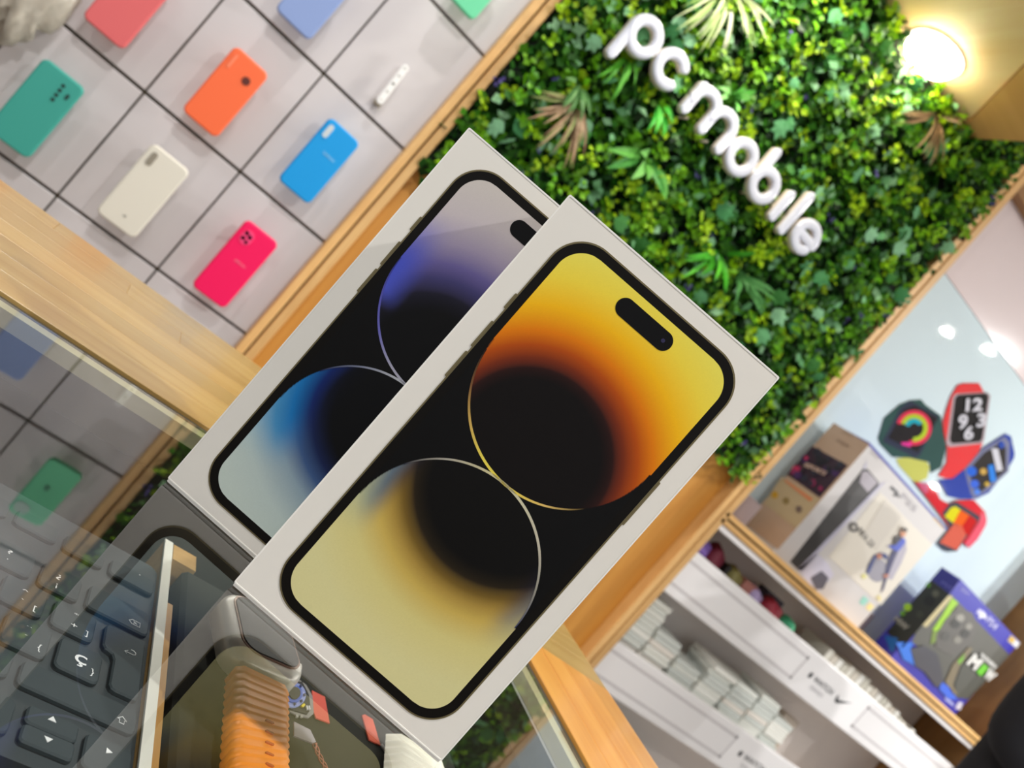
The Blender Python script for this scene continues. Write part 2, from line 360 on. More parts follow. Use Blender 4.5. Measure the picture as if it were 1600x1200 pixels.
def carton(name, A, ang, label, colf, frame_rgb, rim_rgb, arcs):
    e = np.array([math.cos(ang), -math.sin(ang), 0]); n = np.array([-math.sin(ang), -math.cos(ang), 0])
    O = np.array([A[0], A[1], 0.0004]); fr = Fr(O, e, (0, 0, 1), n); mm = .001
    t = thing(name, label, 'carton', tuple(O))
    prism('lid', rrect(0, BW, .0012, BH, .0006, 2), -BD, 0, fr, M_card, t, cham=.0005)
    prism('tray', rrect(.0004, BW - .0004, 0, .0012, .0003, 1), -BD + .0004, -.0006, fr, M_cardedge, t)
    edge = ring_prism('edge_highlight', rrect(0.0001, BW - .0001, .0013, BH, .0006, 3), rrect(.0006, BW - .0006, .0018, BH - .0006, .0006, 3), -.0004, .00012, fr, M_cardedge, t)  # paler rim puts the bright edge highlight into the colour
    frm = prism('phone_print', [(a * mm, b * mm) for a, b in rrect(8.9, 88.1, 7.0, 172.2, 13.6, 14)], -.0002, .0002, fr, mat(name + '_rim', rim_rgb, .3, .3), t)
    prism('bezel_print', [(a * mm, b * mm) for a, b in rrect(9.5, 87.5, 7.6, 171.6, 13.1, 14)], .0, .0003, fr, mat(name + '_bezel', frame_rgb, .42, spec=.15, k=.55), frm)
    # screen: fine grid coloured like the printed wallpaper
    x0, x1, z0, z1, r = 12.7, 84.3, 10.9, 168.3, 10.2; nu, nv = 210, 460
    us = np.linspace(x0, x1, nu); vs = np.linspace(z0, z1, nv)
    U, V = np.meshgrid(us, vs)
    # squeeze the rows of the corner zones so that the outline is a true rounded rectangle
    dy = np.maximum(0, np.maximum(z0 + r - V, V - (z1 - r))); ins = r - np.sqrt(np.maximum(r * r - dy * dy, 0))
    U = x0 + ins + (U - x0) / (x1 - x0) * (x1 - x0 - 2 * ins)
    up, lo = colf(U, V); black = lin((15, 13, 13)); g = rng.normal(1, .010, U.shape)[..., None]
    aa = .22
    mu = np.maximum(np.clip((RR - np.hypot(U - CU[0], V - CU[1])) / aa + .5, 0, 1), np.clip((V - CU[1]) / aa + .5, 0, 1))[..., None]
    ml = np.maximum(np.clip((RR - np.hypot(U - CL[0], V - CL[1])) / aa + .5, 0, 1), np.clip((CL[1] - V) / aa + .5, 0, 1))[..., None]
    C = black * (1 - np.maximum(mu, ml)) + up * mu + lo * ml * (mu < .5); C = np.minimum(C * g * (.5 + .6 * sm(.008, .07, C.max(-1))), 1)
    P = [fr.p(a * mm, b * mm, .00042) for a, b in zip(U.ravel(), V.ravel())]
    Fc = [(j * nu + i, j * nu + i + 1, (j + 1) * nu + i + 1, (j + 1) * nu + i) for j in range(nv - 1) for i in range(nu - 1)]
    sc = set_cols(link_mesh('screen_print', P, Fc, M_print, frm), C.reshape(-1, 3))
    isl = prism('camera_pill', [(a * mm, b * mm) for a, b in rrect(36.4, 60.4, 158.2, 165.2, 3.49, 10)], .0003, .0005, fr, mat('pill_black', (12, 11, 12), .42, spec=.15), frm)
    prism('lens_dot', [(a * mm, b * mm) for a, b in circle(56.9, 161.7, .75, 12)], .0005, .00055, fr, mat('lens_blue', (34, 28, 70), .2), frm)
    for a0, a1, b0, b1 in ((8.2, 9.1, 134.5, 141), (8.2, 9.1, 117.2, 128.6), (8.2, 9.1, 103.6, 115), (87.9, 88.7, 105, 124.5)):
        prism('button_print', [(a * mm, b * mm) for a, b in rrect(a0, a1, b0, b1, .35, 2)], -.0001, .0002, fr, mat(name + '_rim', rim_rgb), frm)
    for args in arcs: arc_ribbon('arc_print', *args, fr, frm)
    return t
G1, G2 = lin((226, 206, 96)), lin((20, 16, 14))
def fade(cs): 
    cs = np.array([lin(c) for c in cs]); return lambda t: np.array([np.interp(t, np.linspace(0, 1, len(cs)), cs[:, k]) for k in range(3)])
gA = at_z((360, 915), 0); pA = at_z((257, 752), 0)
carton('phone_carton', gA, math.radians(25.65), 'white phone carton printed with a phone glowing yellow and orange, nearest on glass counter', gold_col, (24, 20, 16), (120, 108, 74),
       [(CU, 187, 318, .95, fade([(20, 14, 10), (120, 82, 50), (206, 170, 90), (232, 214, 84), (232, 208, 80), (226, 190, 110), (30, 20, 12)])),
        (CL, 0, 150, .95, fade([(60, 66, 100), (150, 146, 134), (196, 188, 168), (206, 200, 170), (206, 196, 150), (170, 164, 150), (30, 34, 52)]))])
carton('phone_carton', pA, math.radians(27.3), 'white phone carton printed with a black phone glowing violet and blue, behind the yellow one', viol_col, (21, 21, 24), (36, 36, 44),
       [(CU, 184, 318, .95, fade([(50, 56, 140), (90, 90, 180), (110, 108, 190), (170, 168, 190), (190, 190, 200), (120, 120, 140), (20, 20, 24)])),
        (CL, 0, 150, .95, fade([(20, 20, 30), (120, 126, 140), (170, 174, 184), (196, 198, 206), (190, 192, 200), (120, 126, 150), (20, 34, 80)]))])

# ================================================================== PHONE CASES ON THE TILE WALL
YC = D - .05
wall_fr = Fr((0, YC, 0), (1, 0, 0), (0, 0, 1), NY)
M_peg = mat('acrylic_peg', (232, 232, 228), .15, spec=.6)
def case(x0, x1, z0, z1, rgb, label, tilt=0, deco=()):
    cx, cz, w, h = (x0 + x1) / 2, (z0 + z1) / 2, x1 - x0, z1 - z0; a = math.radians(tilt)
    fr = Fr((cx, YC + .004, cz), (math.cos(a), 0, math.sin(a)), (-math.sin(a), 0, math.cos(a)), NY)
    t = thing('phone_case', label, 'phone case', (cx, YC + .01, z0), 'phone cases on the tile wall')
    nm = '_'.join(map(str, rgb)); m = mat('silicone_' + nm, rgb, .5, spec=.35)
    b = prism('shell', rrect(-w / 2, w / 2, -h / 2, h / 2, .0095, 7), -.009, 0, fr, m, t, cham=.0032, csteps=4, smooth=False)
    box('hanging_peg', cx - .006, cx + .006, YC + .012, D - .006, cz + h * .25, cz + h * .25 + .004, M_peg, t)
    for d in deco: d(fr, b, w, h)
    return t
def hole(u, v, rw, rh, rgb, rim=None):
    def f(fr, b, w, h):
        if rim: prism('camera_rim', rrect(u * w - rw - .0015, u * w + rw + .0015, v * h - rh - .0015, v * h + rh + .0015, min(rw, rh) + .0012, 6), -.001, .0008, fr, mat('rim_%d_%d_%d' % rim, rim, .5), b)
        prism('camera_opening', rrect(u * w - rw, u * w + rw, v * h - rh, v * h + rh, min(rw, rh) * .98, 6), -.001, .001, fr, mat('hole_%d_%d_%d' % rgb, rgb, .6), b)
    return f
def logo(body, u0, u1, v, hh, rgb):
    def f(fr, b, w, h): text('logo_print', body, fr.p(u0 * w, v * h), fr.p(u1 * w, v * h), fr.V * hh, mat('logo_%d_%d_%d' % rgb, rgb, .5), b, fr.N, .01, .0005)
    return f
def dot(u, v, r, rgb): return hole(u, v, r, r, rgb)
case(-.1975, -.134, -.122, .009, (66, 166, 152), 'teal phone case with a row of small black lens holes', 0, [dot(.12 + .004 * k, .38 - .062 * k, .0026, (20, 50, 48)) for k in range(4)] + [hole(.31, .31, .002, .0045, (24, 56, 52))])
case(-.195, -.131, .085, .213, (228, 110, 112), 'coral pink phone case, cut off by the top of the picture')
case(-.026, .035, .075, .2005, (255, 116, 70), 'orange phone case with one round dark hole', 0, [dot(.18, .26, .0062, (96, 40, 30)), hole(-.33, .33, .0022, .012, (255, 140, 100))])
case(-.0265, .0385, -.123, .0115, (232, 228, 214), 'white phone case with a tall oval lens opening', 0, [hole(-.3, .345, .0045, .0115, (150, 143, 128)), logo('mi', .0, .07, -.36, .005, (110, 110, 104))])
case(.139, .2, .0895, .218, (20, 158, 232), 'bright blue phone case with a white rimmed lens opening', 0, [hole(-.32, .345, .0042, .0115, (206, 214, 220), (60, 176, 236)), logo('SAMSUNG', -.08, .28, .10, .0042, (150, 212, 244))])
case(.1435, .2055, -.127, .011, (255, 22, 98), 'hot pink phone case with a square lens cluster', 0, [hole(-.22, .33, .0095, .0125, (255, 70, 130)), dot(-.29, .37, .0035, (250, 150, 180)), dot(-.29, .30, .0035, (250, 150, 180)), dot(-.17, .35, .0035, (250, 150, 180)), dot(-.17, .28, .003, (250, 150, 180)), logo('SAMSUNG', -.10, .22, .03, .0042, (255, 130, 165))])
case(-.018, .046, .2785, .406, (142, 164, 214), 'periwinkle blue phone case at the top edge of the picture')
def apple_logo(fr, b, w, h):
    m = mat('logo_darkgreen', (60, 140, 110), .4); u, v = -.05 * w, -.08 * h
    P = [(0, .0042), (.0022, .0047), (.0044, .0036), (.0034, .0014), (.0044, -.001), (.0028, -.0046), (.001, -.0042), (0, -.0046), (-.001, -.0042), (-.0028, -.0046), (-.0044, 0), (-.0044, .003), (-.002, .0048)]
    prism('logo_print', [(u + a, v + c) for a, c in P], -.0005, .0006, fr, m, b)
    prism('logo_print', [(u + .0002, v + .0052), (u + .002, v + .0056), (u + .0024, v + .008), (u + .0006, v + .0072)], -.0005, .0006, fr, m, b)
case(.151, .2085, .4815, .594, (110, 214, 164), 'mint green phone case at the top edge of the picture beside the oak trim', 0, [hole(-.22, .36, .012, .0095, (176, 206, 192)), apple_logo])
# empty display hook
t = thing('display_hook', 'empty white perforated plastic hook strip on the upper tiles', 'hook', (.18, D - .01, .285))
fr = Fr(at_y((590, 163), D - .022), (0, 0, 0), (0, 0, 0), NY)
P0, P1 = at_y((592, 160), D - .022), at_y((634, 105), D - .022); vv = P1 - P0; Lh = np.linalg.norm(vv); vv /= Lh; uu = np.cross(vv, (0, 1, 0)); uu /= np.linalg.norm(uu)
fr = Fr(P0, uu, vv, NY)
sb = prism('strip', rrect(-.0058, .0058, -.002, Lh + .003, .005, 5), -.003, .002, fr, mat('hook_white', (252, 252, 250), .3), t, cham=.001)
for k, c in enumerate(((232, 230, 226), (196, 196, 192), (96, 96, 90), (190, 190, 186), (200, 200, 196))):
    prism('screw_hole', circle(0, .006 + k * (Lh - .008) / 4, .0023, 14), -.001, .0024, fr, mat('hookhole_%d' % k, c, .5), sb)
box('foot', P0[0] - .006, P0[0] + .006, P0[1], D - .006, P0[2] - .006, P0[2] + .004, mat('hook_foot', (150, 140, 122), .4), t, .001)
# crumpled clear bag at the top left corner
bm = bmesh.new(); bmesh.ops.create_icosphere(bm, subdivisions=4, radius=1)
for v in bm.verts:
    c = v.co; n = .16 * math.sin(c.z * 3 + c.x * 9 + 2 * math.sin(c.x * 5)) + .10 * math.sin(c.x * 23 + c.z * 4) + .06 * math.sin(c.y * 17 + c.x * 11)
    c *= 1 + n; c.x *= .052; c.y *= .024; c.z *= .068
    c.x += -.262; c.y += D - .035; c.z += .058
o = bm_link('plastic_bag', bm, mat('crumpled_plastic', (186, 180, 166), .25, spec=.6, var=.22, scale=60), None, smooth=True)
tag(o, 'crumpled cloudy plastic bag hanging at the left edge of the tile wall', 'bag')

# ================================================================== GREEN WALL
hw = thing('green_wall', 'artificial green plant wall of small leaves filling the centre bay', 'plant wall', (.78, D, .24))
HX0, HX1, HZ0, HZ1 = .303, 1.268, .262, 1.085
box('backing', HX0, HX1, D - .006, D + .012, HZ0, 1.2, mat('hedge_backing', (14, 26, 10), .9), hw)
M_leaf = vcol_mat('leaf', .5, .28, .22)
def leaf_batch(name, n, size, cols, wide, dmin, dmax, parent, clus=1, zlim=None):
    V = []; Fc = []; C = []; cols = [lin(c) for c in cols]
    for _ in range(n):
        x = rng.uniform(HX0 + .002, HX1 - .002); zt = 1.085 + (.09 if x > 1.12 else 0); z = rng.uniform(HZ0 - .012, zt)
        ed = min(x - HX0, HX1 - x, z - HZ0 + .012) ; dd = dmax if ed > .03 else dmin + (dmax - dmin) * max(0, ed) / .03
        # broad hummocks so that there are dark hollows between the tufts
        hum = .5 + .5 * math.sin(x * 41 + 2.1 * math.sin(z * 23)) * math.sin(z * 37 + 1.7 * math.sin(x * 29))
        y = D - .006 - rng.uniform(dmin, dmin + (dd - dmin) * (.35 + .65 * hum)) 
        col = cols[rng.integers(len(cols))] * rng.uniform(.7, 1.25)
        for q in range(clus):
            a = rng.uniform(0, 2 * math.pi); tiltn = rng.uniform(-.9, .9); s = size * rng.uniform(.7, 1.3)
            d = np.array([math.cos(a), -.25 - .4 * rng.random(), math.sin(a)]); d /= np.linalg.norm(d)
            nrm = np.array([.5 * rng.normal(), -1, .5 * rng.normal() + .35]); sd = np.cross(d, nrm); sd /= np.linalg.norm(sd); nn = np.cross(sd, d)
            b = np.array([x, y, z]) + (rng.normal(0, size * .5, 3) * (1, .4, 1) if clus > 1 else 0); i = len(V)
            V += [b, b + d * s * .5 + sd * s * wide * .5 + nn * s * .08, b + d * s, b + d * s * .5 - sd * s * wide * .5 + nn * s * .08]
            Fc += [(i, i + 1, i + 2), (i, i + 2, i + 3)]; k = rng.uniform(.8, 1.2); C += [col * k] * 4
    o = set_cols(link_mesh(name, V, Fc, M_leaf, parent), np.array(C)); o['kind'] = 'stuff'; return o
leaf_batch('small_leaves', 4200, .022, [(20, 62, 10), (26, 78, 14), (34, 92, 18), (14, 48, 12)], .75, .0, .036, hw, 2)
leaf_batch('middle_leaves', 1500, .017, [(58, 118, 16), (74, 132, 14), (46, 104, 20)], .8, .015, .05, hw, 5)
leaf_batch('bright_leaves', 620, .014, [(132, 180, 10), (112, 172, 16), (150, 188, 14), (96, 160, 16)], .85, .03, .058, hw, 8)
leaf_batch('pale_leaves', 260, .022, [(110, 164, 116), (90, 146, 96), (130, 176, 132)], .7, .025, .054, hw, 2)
leaf_batch('violet_blossoms', 40, .009, [(92, 84, 150), (70, 62, 120)], .8, .03, .05, hw, 5)
# ivy leaves: each a part, sharing one mesh
ivy = [(0, -.5), (.22, -.42), (.5, -.2), (.34, 0), (.46, .28), (.18, .26), (0, .62), (-.18, .26), (-.46, .28), (-.34, 0), (-.5, -.2), (-.22, -.42)]
Vv = [(0, 0, .06)] + [(a, b, 0) for a, b in ivy]; me = bpy.data.meshes.new('ivy_leaf'); me.from_pydata(Vv, [], [(0, i + 1, (i + 1) % 12 + 1) for i in range(12)]); me.update()
M_ivy = [mat('ivy_%d' % i, c, .6, spec=.25, var=.15, scale=4) for i, c in enumerate(((86, 148, 98), (58, 124, 72), (120, 172, 130), (44, 104, 40)))]
ho = origin(hw)
mes = []
for m in M_ivy:
    k = me.copy(); k.name = 'ivy_leaf'; k.materials.append(m); mes.append(k)
for i in range(110):
    o = bpy.data.objects.new('ivy_leaf', mes[i % 4]); COL.objects.link(o); o.parent = hw
    x, z = rng.uniform(HX0 + .03, HX1 - .02), rng.uniform(HZ0 + .01, 1.06)
    o.location = Vector((x, D - .05 - rng.uniform(0, .012), z)) - ho
    o.rotation_euler = (math.pi / 2 + rng.normal(0, .4), rng.uniform(0, 6.28), rng.normal(0, .4)); o.scale = (rng.uniform(.022, .038),) * 3
def blade(name, P, tip, w, col, parent, droop=.0, n=7, fold=.25):
    P, tip = np.asarray(P, float), np.asarray(tip, float); V = []; Fc = []; d = tip - P; s = np.cross(d, (0, -1, 0)); s /= np.linalg.norm(s) + 1e-9
    for i in range(n):
        t = i / (n - 1); c = P + d * t + np.array([0, -.018, 0]) * math.sin(math.pi * t * .8) + np.array([0, 0, -droop]) * t * t; ww = w * (math.sin(math.pi * min(1, .12 + t * .88)) ** .8)
        V += [c - s * ww / 2, c + np.array([0, fold * ww * .5, 0]), c + s * ww / 2]
    for i in range(n - 1):
        a = 3 * i; Fc += [(a, a + 1, a + 4, a + 3), (a + 1, a + 2, a + 5, a + 4)]
    c = np.ones((len(V), 3)) * lin(col); c[:3 * (n // 2)] *= .8
    return set_cols(link_mesh(name, V, Fc, M_leaf, parent), c)
YL = D - .058
def tuft(name, part, c_px, tips, w, cols, label, y=YL, droop=.006):
    c = at_y(c_px, y + .03); t = bpy.data.objects.new(name, None); COL.objects.link(t); t.parent = hw; t.location = Vector(c) - ho; t['label'] = label
    for i, q in enumerate(tips): blade(part, c + np.array([rng.normal(0, .003), 0, rng.normal(0, .003)]), at_y(q, y - rng.uniform(0, .015)), w * rng.uniform(.8, 1.2), cols[i % len(cols)], t, droop)
def fan(c, n, r0, r1, a0, a1): return [(c[0] + r * math.cos(a), c[1] + r * math.sin(a)) for a, r in ((math.radians(rng.uniform(a0, a1)), rng.uniform(r0, r1)) for _ in range(n))]
tuft('grass_tuft', 'blade', (1140, -20), fan((1140, -20), 34, 50, 110, 30, 165), .006, [(196, 208, 160), (214, 216, 192), (176, 196, 132), (146, 180, 96)], 'whitish pale grass tuft at the top', droop=.01)
tuft('grass_tuft', 'blade', (903, 160), fan((895, 165), 12, 40, 78, 150, 215) + fan((893, 170), 20, 40, 95, 70, 150), .0055, [(158, 128, 98), (176, 148, 116), (132, 104, 76), (140, 150, 90)], 'dry brown grass tuft')
tuft('grass_tuft', 'blade', (905, 130), fan((905, 140), 12, 25, 60, 60, 250), .007, [(78, 128, 66), (104, 150, 88)], 'grey-green grass tuft above the dry one')
tuft('grass_tuft', 'blade', (1462, 180), fan((1455, 190), 18, 30, 72, 75, 140) + fan((1460, 185), 8, 35, 65, 170, 200) + [(1510, 188), (1500, 192)], .006, [(150, 126, 96), (168, 146, 112), (120, 96, 68)], 'dry brown grass tuft beside the soffit')
tuft('grass_tuft', 'blade', (985, 82), [(930, 118), (952, 158), (960, 150), (974, 128), (940, 130), (990, 130)], .008, [(84, 168, 40), (64, 140, 30), (96, 176, 60)], 'bright green grass blades under the first letter')
tuft('leaf_sprig', 'long_leaf', (1012, 245), [(948, 228), (946, 258), (985, 275), (1010, 278), (1040, 308), (1036, 302), (1000, 232)], .017, [(104, 178, 76), (72, 150, 60), (120, 186, 96), (90, 160, 60)], 'lily-like sprig of broad pointed leaves')
tuft('leaf_sprig', 'long_leaf', (1120, 395), fan((1115, 400), 14, 25, 62, 60, 190) + [(1180, 140 + 250)], .009, [(70, 176, 30), (96, 196, 50), (60, 150, 30)], 'bright green fern-like sprig')
tuft('leaf_sprig', 'long_leaf', (1150, 425), fan((1150, 425), 14, 30, 85, 20, 110), .008, [(74, 138, 70), (90, 156, 84)], 'dull green fern frond')
tuft('leaf_sprig', 'long_leaf', (1140, 150), [(1180, 138), (1172, 150), (1150, 170), (1120, 150), (1160, 132), (1120, 132)], .012, [(112, 196, 90), (140, 206, 120)], 'light green sprig above the lettering')
tuft('leaf_sprig', 'long_leaf', (1030, 158), [(1010, 200), (1022, 205), (1035, 210), (1050, 190)], .012, [(60, 176, 50), (80, 190, 60)], 'light green sprig under the second letter')

# ================================================================== LETTERING
lt = thing('letter_sign', 'white raised lettering pc mobile mounted on the green wall', 'sign', (.69, D - .05, .63))
M_let = mat('letter_acrylic', (216, 220, 234), .12, spec=.6, coat=.6)
M_letside = mat('letter_side', (226, 212, 196), .4)
YF = D - .08
def stroke(name, paths, w=.0195, depth=.015):
    V = []; Fc = []; MI = []
    for pi, path in enumerate(paths):
        yo_ = .0005 * (len(paths) - 1 - pi); P = np.array(path, float); closed = np.linalg.norm(P[0] - P[-1]) < 1e-6
        if closed: P = P[:-1]
        n = len(P); T = (np.roll(P, -1, 0) - np.roll(P, 1, 0)) if closed else np.gradient(P, axis=0); T /= np.linalg.norm(T, axis=1)[:, None]
        secs = [(P[i], np.array([-T[i][1], T[i][0]])) for i in range(n)]
        if not closed:
            pre = []; post = []
            for k in range(7, 0, -1):
                a = math.pi / 2 * k / 7; pre.append((P[0], T[0], a)); 
            for k in range(1, 8): post.append((P[-1], T[-1], math.pi / 2 * k / 7))
            full = [(p - t * (w / 2) * math.sin(a), np.array([-t[1], t[0]]), math.cos(a)) for p, t, a in pre] + [(p, nn, 1) for p, nn in secs] + [(p + t * (w / 2) * math.sin(a), np.array([-t[1], t[0]]), math.cos(a)) for p, t, a in post]
        else: full = [(p, nn, 1) for p, nn in secs]
        # profile across: back-left .. rounded front .. back-right
        c = .005; prof = [(-w / 2, depth), (-w / 2, c)] + [(-w / 2 + c * (1 - math.cos(a)), c * (1 - math.sin(a))) for a in (math.pi / 6, math.pi / 3, math.pi / 2)]
        prof += [(-a, b) for a, b in prof[::-1]]; m = len(prof); i0 = len(V)
        for p, nn, s in full:
            for a, b in prof: q = p + nn * a * s; V.append((q[0], YF + b + yo_, q[1]))
        N_ = len(full)
        for i in range(N_ if closed else N_ - 1):
            j = (i + 1) % N_
            for k in range(m - 1): Fc.append((i0 + i * m + k, i0 + i * m + k + 1, i0 + j * m + k + 1, i0 + j * m + k)); MI.append(1 if k in (0, m - 2) else 0)
    o = link_mesh(name, V, Fc, [M_let, M_letside], lt)
    bmx = bmesh.new(); bmx.from_mesh(o.data); bmesh.ops.recalc_face_normals(bmx, faces=bmx.faces[:]); bmx.to_mesh(o.data); bmx.free()
    o.data.polygons.foreach_set('material_index', MI); o.data.polygons.foreach_set('use_smooth', [True] * len(MI)); return o
def arc(cx, cz, r, a0, a1, n=28): return [(cx + r * math.cos(math.radians(a0 + (a1 - a0) * k / n)), cz + r * math.sin(math.radians(a0 + (a1 - a0) * k / n))) for k in range(n + 1)]
def line(a, b, n=5): return [(a[0] + (b[0] - a[0]) * k / n, a[1] + (b[1] - a[1]) * k / n) for k in range(n + 1)]
R_ = .0258; ZL = .6685
shift = (YF) / (D - .06)
def q_(x): return x * shift
lp = stroke('letter', [line((q_(.4105), .609), (q_(.4105), ZL)), arc(q_(.436), ZL, R_, 0, 360, 36)])
stroke('letter', [arc(q_(.510), ZL, R_, 48, 312)])
stroke('letter', [line((q_(.578), .645), (q_(.578), .693)), line((q_(.578), .668), (q_(.578), .674))[:-1] + arc(q_(.6035), .674, .0255 * 1.0, 180, 0) + line((q_(.6035) + .0255, .670), (q_(.6035) + .0255, .645)),
                  arc(q_(.6035) + .051, .674, .0255, 180, 0) + line((q_(.6035) + .0765, .670), (q_(.6035) + .0765, .645))])
stroke('letter', [arc(q_(.728), ZL, R_, 0, 360, 36)])
stroke('letter', [line((q_(.778), .7235), (q_(.778), ZL)), arc(q_(.8035), ZL, R_, 0, 360, 36)])
stroke('letter', [line((q_(.862), .644), (q_(.862), .695))])
stroke('letter', [line((q_(.898), .641), (q_(.898), .7225))])
stroke('letter', [line((q_(.952) - R_, ZL - .002), (q_(.952) + R_ - .002, ZL - .002)), arc(q_(.952), ZL, R_, -5, 310)])
for k in (.436, .51, .60, .66, .728, .80, .862, .898, .952):
    tube('mount_pin', [(q_(k) , YF + .02, ZL - .0255 + (.0 if k not in (.862, .898) else .026)), (q_(k), D - .004, ZL - .0255 + (.0 if k not in (.862, .898) else .026))], .0025, M_letside, lt)

# ================================================================== INSIDE THE COUNTER
ZK = -.055
KO = at_z((122, 1042), ZK)
kf = Fr(KO, (1, 0, 0), (0, 1, 0), (0, 0, 1))
M_kb = mat('keyboard_slate', (62, 69, 72), .55, var=.05, scale=400)
M_key = mat('key_slate', (70, 78, 81), .6, spec=.2, var=.04, scale=300)
M_leg = mat('legend_white', (235, 236, 236), .5, k=1.1)
M_keyshade = mat('key_edge_shade', (20, 23, 24), .7)
kb = thing('keyboard', 'dark slate keyboard with white legends lying under the counter glass', 'keyboard', (KO[0], KO[1], ZK - .006))
mmr = lambda x0, x1, y0, y1, r=2.6: [(a / 1000, b / 1000) for a, b in rrect(x0, x1, y0, y1, r, 4)]
prism('base', mmr(-230, 25.6, -50, 92, 5), -.0062, -.0012, kf, M_kb, kb)
def key(poly, legends=()):
    P = np.array(poly)
    prism('key_edge_shade', [(a[0] - .00035, a[1] - .0004) for a in P], -.0013, -.0011, kf, M_keyshade, kb)  # dark plate shifted to the lower left paints the shade along the key
    k = prism('key', P, -.0012, .0006, kf, M_key, kb, cham=.0006)
    for body, x, y, w, h, rot in legends:
        a = math.radians(rot); e = np.array([math.cos(a), math.sin(a), 0]); n = np.array([-math.sin(a), math.cos(a), 0]); P0 = KO + np.array([x - w / 2, y - h / 2, 0]) / 1000 + np.array([0, 0, .0006])
        if body.startswith('#'):
            pts = SH[body]; prism('legend', [(x / 1000 + px_ * w / 1000, y / 1000 + py_ * h / 1000) for px_, py_ in pts], .0005, .0008, kf, M_leg, k)
        elif body.startswith('~'):
            tube('legend', [KO + np.array([(x + px_ * w) / 1000, (y + py_ * h) / 1000, .0007]) for px_, py_ in SH[body]], .00016, M_leg, k, 4)
        else: text('legend', body, P0, P0 + e * w / 1000, n * h / 1000, M_leg, k, (0, 0, 1), .004, .0002)
SH = {'#up': [(-.5, -.4), (.5, -.4), (0, .5)], '#down': [(-.5, .4), (0, -.5), (.5, .4)], '#right': [(-.4, -.5), (.5, 0), (-.4, .5)],
      '~back': [(-.5, 0), (-.2, .4), (.5, .4), (.5, -.4), (-.2, -.4), (-.5, 0)], '~x': [(-.1, .18), (.3, -.18), (.1, 0), (.3, .18), (-.1, -.18)],
      '~enter': [(-.2, .45), (-.5, .1), (-.2, -.25), (-.5, .1), (.3, .1), (.5, .3), (.5, .6), (.3, .8), (.05, .8)],
      '~shift': [(-.25, -.5), (-.25, 0), (-.5, 0), (0, .5), (.5, 0), (.25, 0), (.25, -.5), (-.25, -.5)]}
key(mmr(-8.5, 8, -5.4, 11.6), [('ç', 0, 3.4, 4.6, 4.6, 0), ('}', 5, -.2, 1.2, 3.2, 0)])
key(mmr(-28, -11.6, -5.2, 11.6), [('¨', -20, 7, 2, 1, 0), ('´', -20, 2, 1.2, 1.2, 0), ('{', -14.7, -.4, 1.2, 3.2, 0)])
key(mmr(-47.5, -31, -5.2, 11.6), [('Ñ', -39, 3.2, 3.6, 4.0, 0)])
key(mmr(-13.8, 2.8, 15.3, 31.6), [('*', -5.6, 26.7, 1.8, 1.8, 0), ('+', -5.4, 19.8, 2.4, 2.4, 0), (']', -.2, 19, 1.0, 2.8, 0)])
key(mmr(-33.4, -17, 15.2, 31.6), [('^', -25.5, 25.8, 2.4, 1.4, 0), ('`', -25.4, 19.9, 1.2, 1.2, 0), ('[', -20.3, 18.7, 1.0, 2.8, 0)])
key(mmr(-53, -36.6, 15.2, 31.6), [('P', -45, 23, 3, 3.8, 0)])
key(mmr(-22.5, -6.2, 34.8, 51), [('¿', -16, 44.6, 1.8, 2.6, 0), ('¡', -15.7, 38.4, .6, 2.4, 0)])
key(mmr(-42, -25.6, 34.6, 51), [('?', -35.5, 44.1, 1.8, 2.6, 0), ("'", -35.4, 38.7, .5, 1.0, 0)])
key(mmr(-3, 24, 35.4, 51.5), [('~back', 17.4, 40, 5, 3.6, 0), ('~x', 17.4, 40, 4, 3.6, 0)])
key(mmr(3, 24, 65.8, 78), [('.', 16.4, 76, .7, .7, 0)])
key(mmr(-18, 0, 65.8, 78)); key(mmr(-39, -21, 65.8, 78)); key(mmr(-60, -42, 65.8, 78))
key([(a / 1000, b / 1000) for a, b in [(9.1, 16), (8, 16.3), (6.8, 18.5), (6.5, 29.5), (7.3, 31.2), (9, 31.8), (21.5, 31.8), (23, 31), (23.6, 29.5), (23.6, -2), (22.8, -3.6), (21, -4), (14.6, -4), (13, -3.4), (12, -1.5), (12, 12.5), (11, 15.2)][::-1]], [('~enter', 17.6, 19.4, 4.6, 3.6, 0)])
key(mmr(-18, 24, -21.2, -8.8), [('~shift', 18.5, -17, 3.6, 3.4, 0)])
key(mmr(-37, -21, -21.2, -8.8), [('-', -29, -15, 2, .5, 0)])
key(mmr(-12.2, 5, -35.6, -27.6, 1.8), [('#up', -4.2, -30.2, 2.8, 2.4, 0)])
key(mmr(-12.2, 5, -43.8, -36, 1.8), [('#down', -3.9, -39.4, 2.8, 2.4, 0)])
key(mmr(7.6, 24, -43.8, -28.5), [('#right', 15.8, -33.6, 2.4, 2.4, 0)])
key(mmr(-32, -15.6, -43.8, -28.5), [('-', -24, -36, 2, .5, 0)])

